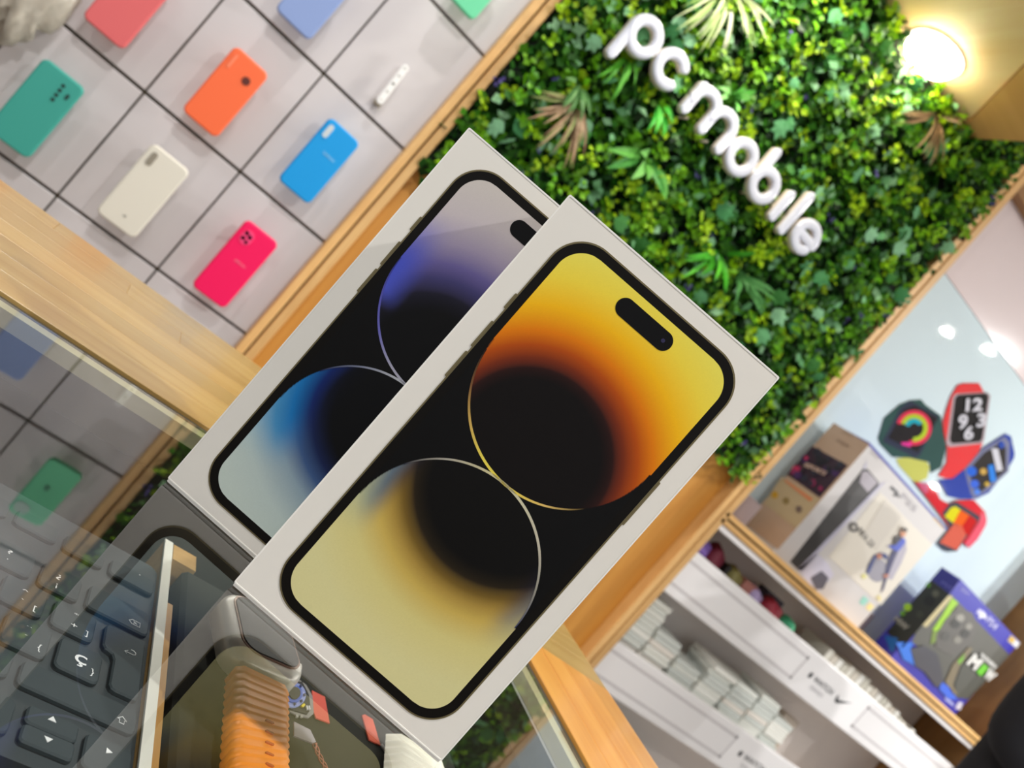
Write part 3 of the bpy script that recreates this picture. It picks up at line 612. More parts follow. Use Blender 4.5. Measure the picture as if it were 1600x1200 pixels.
# white-edged divider board between the two compartments
dz = -.053
xl, xr = .1070, .1114
M_med = mat('white_board_edge', (240, 238, 226), .5, var=.05, scale=80)
dv = thing('divider_board', 'narrow white edged divider board standing under the glass beside the keyboard', 'board', ((xl + xr) / 2, .28, -.082))
box('core', xl + .0003, xr - .0003, -.1, .393, -.082, dz - .001, M_oakx, dv)
box('edge_band', xl, xr, -.1, .393, dz - .001, dz, M_med, dv)
tb = thing('wood_strip', 'pale wooden strip along the right side of the white edged divider board', 'strip', ((xr + .0018), .2, -.082))
x2 = xr + .0034
box('strip_body', xr + .0001, x2, -.1, .342, -.082, dz - .0012, wood('strip_wood', (214, 170, 100), (180, 132, 70), 1, .5), tb)
tb2 = box('wood_block', xr + .0004, .1245, .378, .392, -.082, dz, wood('strip_wood2', (226, 186, 120), (196, 148, 84), 0, .5)); tag(tb2, 'small pale wooden block near the corner of the cartons, under glass', 'block')
# black watch carton with printed picture
ZB = -.052
def pz(z): return lambda q: at_z(q, z)
def c4(pts): return [(340 + x / 4, 900 + y / 4) for x, y in pts]
bx = thing('watch_carton', 'black flat watch carton with printed watch picture lying under the glass', 'carton', (.2, .26, -.082))
x0 = x2 + .003
box('carton_body', x0, XI - .02, .02, .374, -.082, ZB, mat('carton_black', (48, 48, 43), .75, spec=.12, var=.08, scale=8), bx, .002)
UP = (0, 0, 1)
def dz_(name, pts, rgb, lift, parent=bx, rough=.7): return decal(name, c4(pts), pz(ZB), mat('wp_%d_%d_%d' % rgb, rgb, rough), parent, lift, UP)
pc = dz_('printed_case', [(440, 655), (505, 660), (545, 690), (585, 760), (592, 870), (560, 897), (480, 878), (440, 855)], (150, 146, 144), .0010)
dz_('printed_dial', [(440, 672), (515, 676), (556, 756), (568, 850), (545, 880), (440, 850)], (34, 34, 36), .0016, pc)
cx, cy = 452, 765
dz_('printed_ring', [(cx + 80 * math.cos(a), cy + 78 * math.sin(a)) for a in np.linspace(0, 2 * math.pi, 28)[:-1]], (150, 162, 220), .0022, pc)
dz_('printed_ring', [(cx + 54 * math.cos(a), cy + 54 * math.sin(a)) for a in np.linspace(0, 2 * math.pi, 28)[:-1]], (70, 100, 196), .0028, pc)
dz_('printed_ring', [(cx + 36 * math.cos(a), cy + 38 * math.sin(a)) for a in np.linspace(0, 2 * math.pi, 28)[:-1]], (26, 26, 34), .0034, pc)
for k, a in enumerate((-50, 5, 45, 85)): dz_('printed_numeral', [(cx + 66 * math.cos(math.radians(a)) + dx, cy + 64 * math.sin(math.radians(a)) + dy) for dx, dy in ((-5, -6), (4, -8), (6, 6), (-3, 8))], (50, 54, 90), .0030, pc)
dz_('printed_spot', [(500, 835), (518, 820), (528, 830), (512, 846)], (236, 214, 50), .0024, pc)
for x in (532, 546): dz_('printed_digit', [(x, 836), (x + 8, 834), (x + 14, 858), (x + 6, 860)], (226, 226, 230), .0024, pc)
for x in (480, 508): dz_('printed_button', [(x, 878), (x + 14, 880), (x + 14, 896), (x, 894)], (170, 166, 160), .0012, pc)
dz_('printed_band', [(582, 725), (662, 765), (692, 930), (605, 896), (592, 860)], (226, 92, 76), .0010, bx)
dz_('printed_band', [(895, 880), (912, 874), (962, 905), (1010, 1068), (938, 1032)], (214, 92, 66), .0010, bx)
dz_('printed_lug', [(1008, 1062), (1024, 1056), (1072, 1136), (1060, 1134)], (150, 146, 150), .0010, bx)
dz_('printed_band', [(45, 460), (112, 455), (160, 520), (130, 640), (60, 600)], (226, 104, 84), .0010, bx)
# clear tag with a pinkish cord
tg = thing('price_tag', 'cloudy plastic tag with a thin pinkish cord beside the orange watch strap', 'tag', tuple(at_z((475, 1150), -.045)))
decal('tag_body', c4([(470, 918), (572, 970), (608, 1045), (585, 1052), (470, 1008)]), pz(-.046), mat('cloudy_plastic', (176, 168, 176), .3), tg, .0008, UP)
M_cord = mat('pink_cord', (206, 130, 108), .5)
for k in range(3):
    pts = [at_z((340 + (605 + 75 * t + 45 * t * t + 14 * math.sin(6.3 * t * 1.6 + k * 2)) / 4, 900 + (1045 + 230 * t) / 4), -.046) for t in np.linspace(0, 1, 26)]
    tube('cord', pts, .00035, M_cord, tg, 5)
lc = thing('coiled_cord', 'thin pinkish coiled cord left of the orange watch strap', 'cord', tuple(at_z((358, 1140), -.047)))
lp_ = [(125, 850), (85, 890), (65, 960), (70, 1030), (95, 1100), (140, 1165), (150, 1190)]
tt = np.linspace(0, len(lp_) - 1, 120); X_ = np.interp(tt, range(len(lp_)), [p[0] for p in lp_]); Y_ = np.interp(tt, range(len(lp_)), [p[1] for p in lp_])
tube('cord', [at_z(c4([(a, b)])[0], -.047) for a, b in zip(X_, Y_)], .0005, M_cord, lc, 5)
tube('coil', [at_z(c4([(a - 6 + 14 * math.cos(t * 7), b + 12 * math.sin(t * 7))])[0], -.046) for a, b, t in zip(X_, Y_, tt)], .00025, mat('coil_wire', (170, 156, 130), .4), lc, 4)
lc2 = thing('cord_loop', 'small pinkish cord loop by the bottom left corner of the yellow carton', 'cord', tuple(at_z((360, 945), -.047)))
lp2 = [(135, 134), (95, 138), (64, 165), (58, 200), (72, 245), (110, 290)]
tube('cord', [at_z(c4([p])[0], -.045) for p in lp2], .0007, M_cord, lc2, 5)
# silver smart watch with ridged orange strap
ZW = -.034
wt = thing('smart_watch', 'silver smart watch with a ridged orange strap under the glass', 'watch', tuple(at_z((430, 1010), -.05)))
e1 = at_z((484, 1062), ZW) - at_z((374, 1014), ZW); ww = np.linalg.norm(e1) * 1.02; e1 /= np.linalg.norm(e1); e2 = np.array([-e1[1], e1[0], 0])
wf = Fr((at_z((484, 1064), ZW) + at_z((372, 1014), ZW)) / 2 - np.array([0, 0, .010]), e1, e2, (0, 0, 1)); hh = ww * 1.2
M_steel = mat('brushed_steel', (228, 224, 216), .34, metal=.2)
cs = prism('case', rrect(-ww / 2, ww / 2, -.001, hh, ww * .27, 8), -.002, .010, wf, M_steel, wt, cham=.0048, csteps=5, smooth=True)
prism('bezel', rrect(-ww / 2 + .0033, ww / 2 - .0033, .0023, hh - .0033, ww * .22, 8), .0095, .0104, wf, mat('bezel_rose', (150, 120, 104), .3, metal=.6), cs)
prism('screen', rrect(-ww / 2 + .0042, ww / 2 - .0042, .0032, hh - .0042, ww * .2, 8), .010, .0108, wf, mat('watch_screen', (58, 56, 54), .35, spec=.12), cs)
cr = prism('crown', circle(0, 0, .003, 16), 0, .0022, Fr(wf.p(ww / 2 - .0004, hh * .32, .004), e2, (0, 0, 1), e1), M_steel, cs)
M_or = mat('orange_silicone', (255, 146, 38), .45, var=.04, scale=40)
La, Lb = at_z((381, 1027), ZW), at_z((375, 1215), ZW); Ra, Rb = at_z((461, 1066), ZW), at_z((464, 1215), ZW)
V = []; Fc = []; NS, NT = 9, 140; T1 = 1.25; nr = 14
for i in range(NT + 1):
    t = i / NT * T1; ph = (t * nr) % 1; rid = ph ** 1.6; sc = .0008 * (1 - abs(2 * ph - 1) ** 2)
    l = La + (Lb - La) * t; r_ = Ra + (Rb - Ra) * t; d = (r_ - l) / np.linalg.norm(r_ - l); l = l - d * sc; r_ = r_ + d * sc
    for s in range(NS + 1):
        f = s / NS; edge = min(f, 1 - f) * NS; z = -.0035 + .00035 * rid + (.0006 if edge >= 1 else -.0012)
        V.append(l + (r_ - l) * f + np.array([0, 0, z]))
for i in range(NT):
    for s in range(NS): a = i * (NS + 1) + s; Fc.append((a, a + NS + 1, a + NS + 2, a + 1))
n0 = len(V)
for i in range(NT + 1):
    for s in (0, NS): V.append(V[i * (NS + 1) + s] + np.array([0, 0, -.006]))
for i in range(NT): Fc += [(i * (NS + 1), n0 + 2 * i, n0 + 2 * i + 2, (i + 1) * (NS + 1)), (i * (NS + 1) + NS, (i + 1) * (NS + 1) + NS, n0 + 2 * i + 3, n0 + 2 * i + 1)]
sp_ = link_mesh('strap', V, Fc, M_or, wt, True)
for y in (915, 982, 1050, 1118, 1186): decal('strap_hole', c4([(296, y - 14), (304, y - 16), (345, y + 4), (348, y + 12), (338, y + 12), (298, y - 6)]), pz(ZW - .0028), mat('strap_hole', (196, 88, 10), .6), sp_, .0006, UP)
# white ridged strap
ws = thing('watch_strap', 'white ridged watch strap half hidden below the yellow carton', 'strap', tuple(at_z((650, 1190), -.05)))
L0, L1, R0, R1 = [at_z(q, -.045) for q in ((612, 1140), (606, 1240), (700, 1195), (700, 1290))]
V = []; Fc = []; NT = 60
for i in range(NT + 1):
    t = i / NT; ph = (t * 9) % 1; l = L0 + (L1 - L0) * t; r_ = R0 + (R1 - R0) * t; l = l - (r_ - l) * .05 * math.sin(math.pi * ph)
    for s in range(7): f = s / 6; V.append(l + (r_ - l) * f + np.array([0, 0, .002 * math.sin(math.pi * ph) - (.004 if s in (0, 6) else 0)]))
for i in range(NT):
    for s in range(6): a = i * 7 + s; Fc.append((a, a + 7, a + 8, a + 1))
link_mesh('strap_band', V, Fc, mat('white_silicone', (236, 232, 216), .4), ws, True)

# ================================================================== RIGHT BAY: SHELF, GAME CARTONS, WALL GRAPHIC, DRAWERS
sh = thing('wood_shelf', 'oak shelf with grooved front edge holding the game console cartons', 'shelf', (1.97, D, .13))
box('board', 1.313, 2.62, D + .0, YP, .146, .1752, M_oakx, sh)
box('front_lip', 1.30, 2.61, D - .022, D, .1635, .1755, M_oakx, sh, .0015)
box('front_lip', 1.30, 2.61, D - .022, D, .146, .1585, M_oakx, sh, .0015)
box('groove', 1.30, 2.605, D - .014, D - .001, .1585, .1635, M_dark, sh)
def pY(y): return lambda q: (lambda p: np.array([p[0], p[1], max(p[2], .1782)]))(at_y(q, y))
def pX(x): return lambda q: (lambda p: np.array([p[0], p[1], max(p[2], .1782)]))(at_x(q, x))
def pm(rgb, rough=.4): return mat('print_%d_%d_%d' % tuple(rgb), rgb, rough)
NX = (-1, 0, 0)
# --- white console carton
Yf = D + .03; zs = .1764
def cr3(pts): return [(1150 + x / 4.571, 640 + y / 4.571) for x, y in pts]
def crA(pts): return [(1330 + x / 6.667, 780 + y / 6.667) for x, y in pts]
BX0, BX1, BZ = 1.533, 1.938, .522
t = thing('console_carton', 'white game console carton with a slanted grey console picture on the oak shelf', 'carton', ((BX0 + BX1) / 2, Yf, zs))
fr = Fr((0, Yf, 0), (1, 0, 0), (0, 0, 1), NY)
body = box('carton_body', BX0, BX1, Yf, Yf + .13, zs, BZ - .004, mat('carton_gloss_white', (206, 203, 203), .4), t, .001)
box('lid_rim', BX0 - .0005, BX1 + .0005, Yf - .0008, Yf + .1305, BZ - .0065, BZ, mat('carton_blue', (58, 60, 168), .35), t, .001)
fp = lambda n, pts, rgb, k=1, cf=cr3, par=body: decal(n, cf(pts), pY(Yf), pm(rgb), par, .0008 * k, NY)
fp('console_picture', [(905, 425), (940, 425), (1020, 520), (1015, 545), (440, 1140), (385, 1085)], (62, 60, 60), 1)
fp('console_sheen', [(900, 440), (940, 440), (1010, 520), (940, 590), (880, 520)], (170, 164, 174), 2)
fp('console_fin', [(1010, 540), (1070, 510), (1045, 540), (470, 1150), (440, 1140)], (188, 186, 206), 1)
fp('console_fin', [(900, 425), (935, 360), (930, 420)], (190, 188, 204), 1)
art = fp('game_picture', [(1030, 590), (1400, 965), (1032, 1395), (660, 1050)], (222, 216, 204), 1)
fp('picture_shade', [(1060, 640), (1180, 760), (1000, 1000), (900, 900)], (212, 206, 196), 2, par=art)
ps = fp
N_ = NY
def px_text(name, bodytxt, a, b, hpx, rgb, plane, par, N, lift=.002, bold=0):
    P0, P1 = plane(a), plane(b); d = np.array([b[0] - a[0], b[1] - a[1]], float); d /= np.linalg.norm(d); up = plane((a[0] + .66 * hpx, a[1] - .75 * hpx)) - P0
    return text(name, bodytxt, P0, P1, up, pm(rgb), par, N, bold, lift)
def cc(x, y): return (1150 + x / 4.571, 640 + y / 4.571)
px_text('game_title', 'FIFA 23', cc(858, 868), cc(962, 985), 9.5, (88, 84, 80), pY(Yf), art, NY, .0018, .02)
fp('title_badge', [(836 + 34 * math.cos(a), 838 + 36 * math.sin(a)) for a in np.linspace(0, 6.28, 19)[:-1]], (96, 92, 90), 2, par=art)
fp('title_badge_dot', [(836 + 14 * math.cos(a), 838 + 15 * math.sin(a)) for a in np.linspace(0, 6.28, 13)[:-1]], (200, 196, 188), 3, par=art)
def crAa(n, pts, rgb, k): return fp(n, pts, rgb, k, crA, art)
crAa('player_shadow', [(560, 420), (575, 520), (520, 660), (420, 840), (370, 820), (420, 650)], (176, 172, 186), 2)
crAa('player_ball', [(270 + 105 * math.cos(a), 735 + 125 * math.sin(a)) for a in np.linspace(0, 6.28, 25)[:-1]], (150, 148, 160), 2)
crAa('player_leg', [(440, 500), (480, 540), (420, 680), (375, 800), (330, 940), (300, 970), (330, 860), (360, 680), (400, 570)], (66, 66, 104), 3)
crAa('player_torso', [(430, 470), (470, 380), (545, 400), (560, 440), (530, 480), (480, 540), (430, 520), (370, 480)], (72, 92, 196), 4)
crAa('player_chest', [(440, 380), (500, 370), (520, 400), (450, 470), (425, 470)], (62, 60, 66), 5)
crAa('player_neck', [(490, 340), (540, 340), (545, 380), (510, 385)], (214, 140, 104), 6)
crAa('player_face', [(505, 320), (550, 320), (560, 350), (530, 375), (500, 360)], (220, 158, 124), 7)
crAa('player_hair', [(520, 285), (560, 290), (570, 320), (530, 330), (510, 315)], (62, 54, 48), 8)
crAa('player_arm', [(150, 760), (170, 690), (230, 580), (300, 550), (370, 570), (370, 630), (330, 610), (300, 570), (240, 620), (190, 740), (165, 775)], (64, 76, 132), 4)
crAa('player_hand', [(255, 570), (300, 555), (310, 590), (280, 620), (260, 600)], (200, 128, 96), 5)
crAa('player_hand', [(320, 785), (370, 770), (385, 790), (340, 815)], (190, 128, 104), 5)
crAa('lime_spot', [(95, 790), (130, 770), (165, 800), (120, 830)], (216, 212, 140), 3)
crAa('lime_spot', [(255, 1010), (290, 995), (310, 1050), (275, 1050)], (226, 214, 150), 3)
px_text('brand_print', 'P', cc(1122, 610), cc(1150, 640), 7, (70, 70, 74), pY(Yf), body, NY, .0012, .04)
fp('brand_print', [(1098, 560), (1115, 545), (1160, 590), (1150, 605)], (84, 84, 88), 2)
px_text('brand_print', 'PS5', cc(1170, 625), cc(1270, 735), 10, (176, 172, 178), pY(Yf), body, NY, .0012, .01)
px_text('small_print', 'SONY', cc(955, 305), cc(1015, 365), 5, (186, 180, 184), pY(Yf), body, NY, .0012)
fp('small_label', [(1405, 775), (1420, 765), (1490, 845), (1478, 850)], (226, 196, 150), 1)
crAa_ = fp('controller_picture', [(440, 1140), (580, 1025), (650, 1090), (700, 1180), (560, 1330), (500, 1270)], (206, 204, 222), 1)
fp('controller_picture', [(530, 1200), (610, 1150), (660, 1200), (620, 1280), (560, 1290)], (96, 94, 106), 2)
fp('rating_label', [(80, 1075), (130, 1005), (185, 1050), (125, 1110)], (150, 208, 194), 1, crA)
fp('rating_label', [(150, 1130), (190, 1075), (240, 1115), (190, 1165)], (240, 222, 150), 1, crA)
# left side of the carton
sX = lambda n, pts, rgb, k=1, par=body: decal(n, cr3(pts), pX(BX0), pm(rgb), par, .0008 * k, NX)
sd = sX('side_panel', [(700, 95), (955, 250), (300, 1000), (60, 810)], (196, 170, 146), 1)
sX('side_band', [(330, 480), (600, 640), (430, 850), (200, 670)], (198, 180, 142), 2, sd)
im = sX('side_picture', [(545, 262), (800, 400), (600, 630), (365, 465)], (52, 24, 46), 2, sd)
for k in range(26):
    a, b = rng.uniform(.05, .9, 2); c = np.array([545, 262]) + a * np.array([255, 138]) + b * np.array([-185, 205]); s = rng.uniform(14, 34)
    sX('picture_patch', [(c[0] + s * math.cos(q), c[1] + s * math.sin(q)) for q in np.linspace(0, 6.28, 8)[:-1]], [(196, 40, 96), (150, 30, 90), (70, 30, 96), (24, 18, 34), (40, 40, 60)][k % 5 if b > .3 else 3 + k % 2], 3 + k * .1, im)
px_text('picture_title', 'ESPORTS', cc(492, 410), cc(640, 480), 7, (214, 186, 170), pX(BX0), im, NX, .006, .04)
sX('side_stripe', [(345, 510), (360, 505), (555, 640), (530, 660)], (222, 140, 92), 3, sd)
for (x, y), c in zip(((280, 612), (360, 655), (452, 715)), ((206, 160, 32), (150, 130, 76), (124, 104, 92))): sX('side_icon', [(x + 24 * math.cos(q), y + 26 * math.sin(q)) for q in np.linspace(0, 6.28, 11)[:-1]], c, 3, sd)
px_text('side_print', 'PS5', cc(720, 230), cc(800, 275), 5, (150, 124, 104), pX(BX0), sd, NX, .003)
px_text('side_print', 'SONY', cc(760, 165), cc(830, 205), 4, (160, 134, 112), pX(BX0), sd, NX, .003)
# --- blue game carton
Yg = D + .03
def c2(x, y): return (1380 + x / 5.218, 880 + y / 5.218)
def cB(pts): return [c2(*p) for p in pts]
tl, tr = at_y(c2(620, 148), Yg), at_y(c2(1130, 632), Yg)
GX0, GX1, GZ = tl[0], tr[0], (tl[2] + tr[2]) / 2
yb = at_x(c2(480, 32), GX0)[1]; yb = min(max(yb, Yg + .04), YP - .01)
g = thing('game_carton', 'blue banded game bundle carton with a dark soldier picture on the oak shelf', 'carton', ((GX0 + GX1) / 2, Yg, zs))
gb = box('carton_body', GX0, GX1, Yg, yb, zs, GZ, mat('carton_violet', (62, 60, 170), .3), g, .001)
gf = lambda n, pts, rgb, k=1, par=gb: decal(n, cB(pts), pY(Yg), pm(rgb), par, .0008 * k, NY)
pic = gf('game_picture', [(550, 250), (1030, 745), (690, 1110), (560, 1090), (490, 960), (440, 800), (230, 640), (300, 500)], (92, 92, 86), 1)
gf('picture_strip', [(525, 258), (565, 270), (350, 520), (310, 500)], (196, 184, 138), 2, pic)
gf('picture_lime', [(560, 280), (610, 320), (560, 380), (480, 520), (420, 560), (400, 540), (480, 420)], (150, 200, 40), 2, pic)
gf('picture_lime', [(400, 540), (450, 560), (420, 640), (380, 660)], (116, 140, 60), 2.5, pic)
gf('picture_shape', [(600, 350), (720, 400), (770, 500), (720, 640), (560, 760), (420, 680), (430, 580), (500, 460)], (96, 94, 90), 3, pic)
for (x, y, s, c) in ((620, 440, 36, (150, 148, 140)), (690, 510, 30, (140, 138, 130)), (580, 490, 40, (62, 62, 60)), (660, 570, 38, (66, 66, 64)), (600, 620, 34, (132, 130, 122)), (500, 590, 40, (84, 84, 80))):
    gf('picture_blot', [(x + s * math.cos(q), y + s * .9 * math.sin(q)) for q in np.linspace(0, 6.28, 12)[:-1]], c, 4 + s * .01, pic)
gf('picture_dark', [(640, 820), (700, 760), (860, 900), (830, 960), (690, 1100), (590, 1080), (580, 980)], (84, 86, 80), 3, pic)
gf('picture_tan', [(690, 680), (725, 690), (620, 830), (560, 980), (600, 1070), (560, 1060), (500, 960), (560, 820)], (124, 114, 92), 4, pic)
gf('picture_lime', [(600, 790), (660, 730), (640, 790), (610, 820)], (110, 170, 50), 5, pic)
px_text('game_title', 'M', c2(668, 800), c2(740, 860), 19, (226, 226, 222), pY(Yg), pic, NY, .006, .06)
px_text('game_title', 'II', c2(752, 868), c2(790, 905), 16, (104, 196, 40), pY(Yg), pic, NY, .0064, .08)
px_text('game_title', 'W', c2(800, 905), c2(862, 962), 17, (226, 226, 222), pY(Yg), pic, NY, .006, .06)
px_text('game_title', 'MODERN', c2(775, 745), c2(895, 850), 6, (216, 216, 214), pY(Yg), pic, NY, .006, .05)
gf('controller_picture', [(215, 690), (320, 665), (430, 730), (465, 850), (480, 960), (430, 1010), (330, 880), (255, 830)], (74, 74, 82), 5)
gf('blue_glow', [(100, 640), (240, 640), (215, 700), (250, 830), (160, 780)], (50, 116, 222), 4)
gf('blue_glow', [(470, 960), (540, 1010), (600, 1110), (520, 1100), (450, 1020)], (62, 104, 222), 4)
px_text('brand_print', 'P', c2(775, 435), c2(815, 470), 10, (232, 232, 244), pY(Yg), gb, NY, .0012, .06)
gf('brand_print', [(755, 405), (780, 370), (830, 400), (815, 440)], (200, 200, 236), 1.2)
px_text('brand_print', 'PS4', c2(830, 470), c2(905, 545), 11, (190, 190, 230), pY(Yg), gb, NY, .0012, .02)
px_text('brand_print', 'SONY', c2(625, 215), c2(690, 262), 5, (176, 176, 226), pY(Yg), gb, NY, .0012)
gf('corner_badge', [(1040, 585), (1115, 650), (1085, 695), (1010, 630)], (220, 220, 226), 1)
gf('corner_badge', [(1040, 590), (1075, 620), (1048, 655), (1015, 625)], (214, 178, 84), 2)
gf('corner_badge', [(610, 1130), (650, 1135), (630, 1195), (585, 1185)], (206, 206, 226), 1)
gf('corner_badge', [(505, 1080), (580, 1150), (565, 1165), (500, 1110)], (160, 170, 226), 1)
gs = lambda n, pts, rgb, k=1, par=gb: decal(n, cB(pts), pX(GX0), pm(rgb), par, .0008 * k, NX)
gs('side_band', [(480, 32), (618, 148), (545, 250), (392, 132)], (40, 40, 132), 1)
sp2 = gs('side_picture', [(392, 135), (543, 252), (160, 690), (30, 560)], (34, 36, 30), 1)
for (x, y, s, c) in ((380, 310, 46, (12, 12, 12)), (430, 250, 30, (84, 86, 74)), (200, 360, 34, (150, 196, 40)), (160, 410, 22, (96, 150, 30)), (370, 180, 20, (80, 140, 20)), (300, 420, 30, (52, 56, 44))):
    gs('picture_blot', [(x + s * math.cos(q), y + s * math.sin(q)) for q in np.linspace(0, 6.28, 11)[:-1]], c, 2 + s * .01, sp2)
px_text('game_title', 'MW', c2(85, 465), c2(190, 555), 9, (150, 152, 146), pX(GX0), sp2, NX, .003, .04)
gs('blue_glow', [(10, 590), (120, 610), (90, 720), (60, 720)], (28, 96, 176), 2)
px_text('brand_print', 'PS4', c2(470, 165), c2(550, 215), 5, (110, 112, 196), pX(GX0), gb, NX, .0012)
# plain grey block filling a grey patch, at the left end of the shelf
o = box('grey_block', 1.40, 1.475, D + .09, D + .17, zs, .242, mat('block_grey', (176, 162, 166), .5), None, .002); tag(o, 'small plain grey block at the left end of the oak shelf', 'carton')
o = box('dark_carton', 2.005, 2.05, D + .10, D + .17, zs, .235, mat('carton_dusk', (92, 84, 96), .5), None, .002); tag(o, 'small dark carton between the white and the blue game cartons', 'carton')

# --- watch picture printed on the glossy panel
YW = YP - .0006
wg = thing('wall_graphic', 'printed picture of five colourful smart watches on the glossy white panel', 'wall graphic', tuple(at_y((1480, 740), YP)))
def cw(pts): return [(1300 + x / 5.333, 580 + y / 5.333) for x, y in pts]
def cv(pts): return [(1420 + x / 8.57, 740 + y / 8.57) for x, y in pts]
_k = [0]
def wp(n, pts, rgb, par=None, cf=cw):
    _k[0] += 1; return decal(n, cf(pts), pY(YW), mat('graphic_%d_%d_%d' % rgb, rgb, .02, spec=.4), par or wg, .0004 + .00022 * _k[0], NY)
def ell(cx, cy, r, ry=None, n=24): return [(cx + r * math.cos(q), cy + (ry or r) * math.sin(q)) for q in np.linspace(0, 2 * math.pi, n + 1)[:-1]]
def arcpoly(cx, cy, r, w, a0, a1, n=22): q = np.radians(np.linspace(a0, a1, n)); return [(cx + (r + w) * math.cos(a), cy + (r + w) * math.sin(a)) for a in q] + [(cx + (r - w) * math.cos(a), cy + (r - w) * math.sin(a)) for a in q[::-1]]
wp('lime_band', [(530, 730), (620, 715), (780, 730), (812, 800), (790, 895), (690, 935), (560, 790)], (198, 200, 98))
g1 = wp('green_watch', [(380, 560), (430, 390), (560, 275), (650, 240), (740, 235), (780, 280), (905, 370), (950, 640), (910, 800), (820, 850), (810, 760), (640, 720), (500, 715), (400, 610)], (44, 80, 76))
wp('green_watch_case', [(420, 585), (570, 300), (650, 245), (890, 375), (730, 700), (690, 720)], (44, 50, 72), g1)
g2 = wp('green_watch_screen', [(465, 555), (600, 315), (690, 285), (880, 390), (712, 675)], (24, 20, 26), g1)
for r, w, a0, a1, c in ((128, 20, -165, 110, (226, 50, 84)), (96, 18, -160, 95, (176, 206, 40)), (58, 18, -165, -30, (22, 170, 190))): wp('dial_ring', arcpoly(680, 470, r, w, a0, a1), c, g1)
wp('dial_ring', [(570, 590), (660, 590), (650, 630), (580, 612)], (226, 50, 150), g1)
r1 = wp('red_watch', [(920, 420), (950, 310), (985, 210), (1040, 115), (1090, 98), (1220, 98), (1262, 175), (1300, 300), (1250, 600), (1210, 680), (1120, 790), (1000, 890), (940, 890), (880, 870), (950, 760), (955, 640), (925, 500)], (226, 58, 62))
wp('red_watch_case', [(1025, 185), (1285, 172), (1315, 200), (1262, 570), (1240, 600), (970, 630), (945, 600), (1000, 215)], (176, 160, 166), r1)
wp('red_watch_screen', [(1045, 195), (1275, 180), (1298, 205), (1245, 560), (1225, 585), (995, 600), (975, 570), (1020, 220)], (20, 18, 22), r1)
def wtext(body, x0, y0, x1, y1, h, par):
    P0, P1 = pY(YW)(cw([(x0, y0)])[0]), pY(YW)(cw([(x1, y1)])[0]); up = pY(YW)(cw([(x0 + h * .08, y0 - h)])[0]) - P0
    text('numeral', body, P0, P1, up, mat('numeral_grey', (196, 196, 206), .2), par, NY, .035, .007)
wtext('12', 1095, 325, 1235, 318, 105, r1); wtext('9', 1030, 470, 1110, 465, 115, r1); wtext('3', 1185, 455, 1262, 448, 110, r1); wtext('6', 1080, 560, 1160, 555, 110, r1)
b1 = wp('blue_watch', [(880, 905), (1000, 890), (1090, 820), (1250, 640), (1440, 518), (1485, 540), (1515, 680), (1510, 720), (1465, 800), (1300, 1010), (1190, 1062), (1060, 1062), (960, 1040)], (40, 64, 160))
wp('blue_watch_case', [(1095, 815), (1240, 650), (1430, 540), (1475, 590), (1465, 830), (1300, 985), (1180, 1060), (1150, 1020)], (116, 120, 150), b1)
wp('blue_watch_screen', [(1128, 820), (1260, 675), (1410, 585), (1440, 640), (1440, 825), (1195, 1035)], (44, 40, 40), b1)
wp('app_tile', [(1320, 640), (1375, 640), (1415, 820), (1365, 830)], (206, 206, 216), b1)
wp('app_dot', ell(1155, 830, 42), (30, 96, 210), b1); wp('app_dot', ell(1180, 935, 36), (56, 100, 214), b1); wp('app_dot', ell(1200, 1000, 26), (80, 130, 226), b1)
wp('app_tile', [(1290, 780), (1335, 770), (1360, 910), (1310, 920)], (40, 126, 222), b1); wp('app_dot', ell(1250, 830, 28), (196, 160, 80), b1); wp('app_dot', ell(1280, 935, 20), (196, 166, 70), b1); wp('app_dot', ell(1400, 610, 24, 30), (30, 70, 170), b1)
p1 = wp('pink_watch', [(60, 100), (120, 105), (260, 130), (330, 180), (400, 330), (520, 400), (620, 350), (850, 340), (1000, 500), (1025, 610), (900, 850), (780, 985), (560, 760), (400, 540)], (206, 30, 44), None, cv)
wp('pink_band', [(100, 110), (250, 125), (225, 255), (180, 250)], (196, 84, 120), p1, cv)
wp('pink_glow', [(960, 480), (1025, 600), (1010, 680), (900, 870), (785, 985), (730, 930), (920, 640)], (226, 96, 116), p1, cv)
wp('pink_watch_case', [(425, 520), (520, 395), (620, 365), (930, 560), (920, 620), (720, 890), (620, 1025), (480, 1035), (370, 935), (540, 730)], (60, 64, 76), p1, cv)
wp('dial_patch', [(455, 560), (540, 445), (600, 425), (670, 470), (570, 650)], (214, 206, 10), p1, cv)
wp('dial_patch', [(670, 470), (790, 545), (690, 690), (570, 650)], (226, 92, 6), p1, cv)
wp('dial_patch', [(790, 540), (895, 620), (770, 815), (690, 750), (690, 690)], (190, 8, 6), p1, cv)
wp('dial_patch', [(575, 660), (690, 690), (745, 810), (620, 1010), (390, 910)], (206, 92, 70), p1, cv)

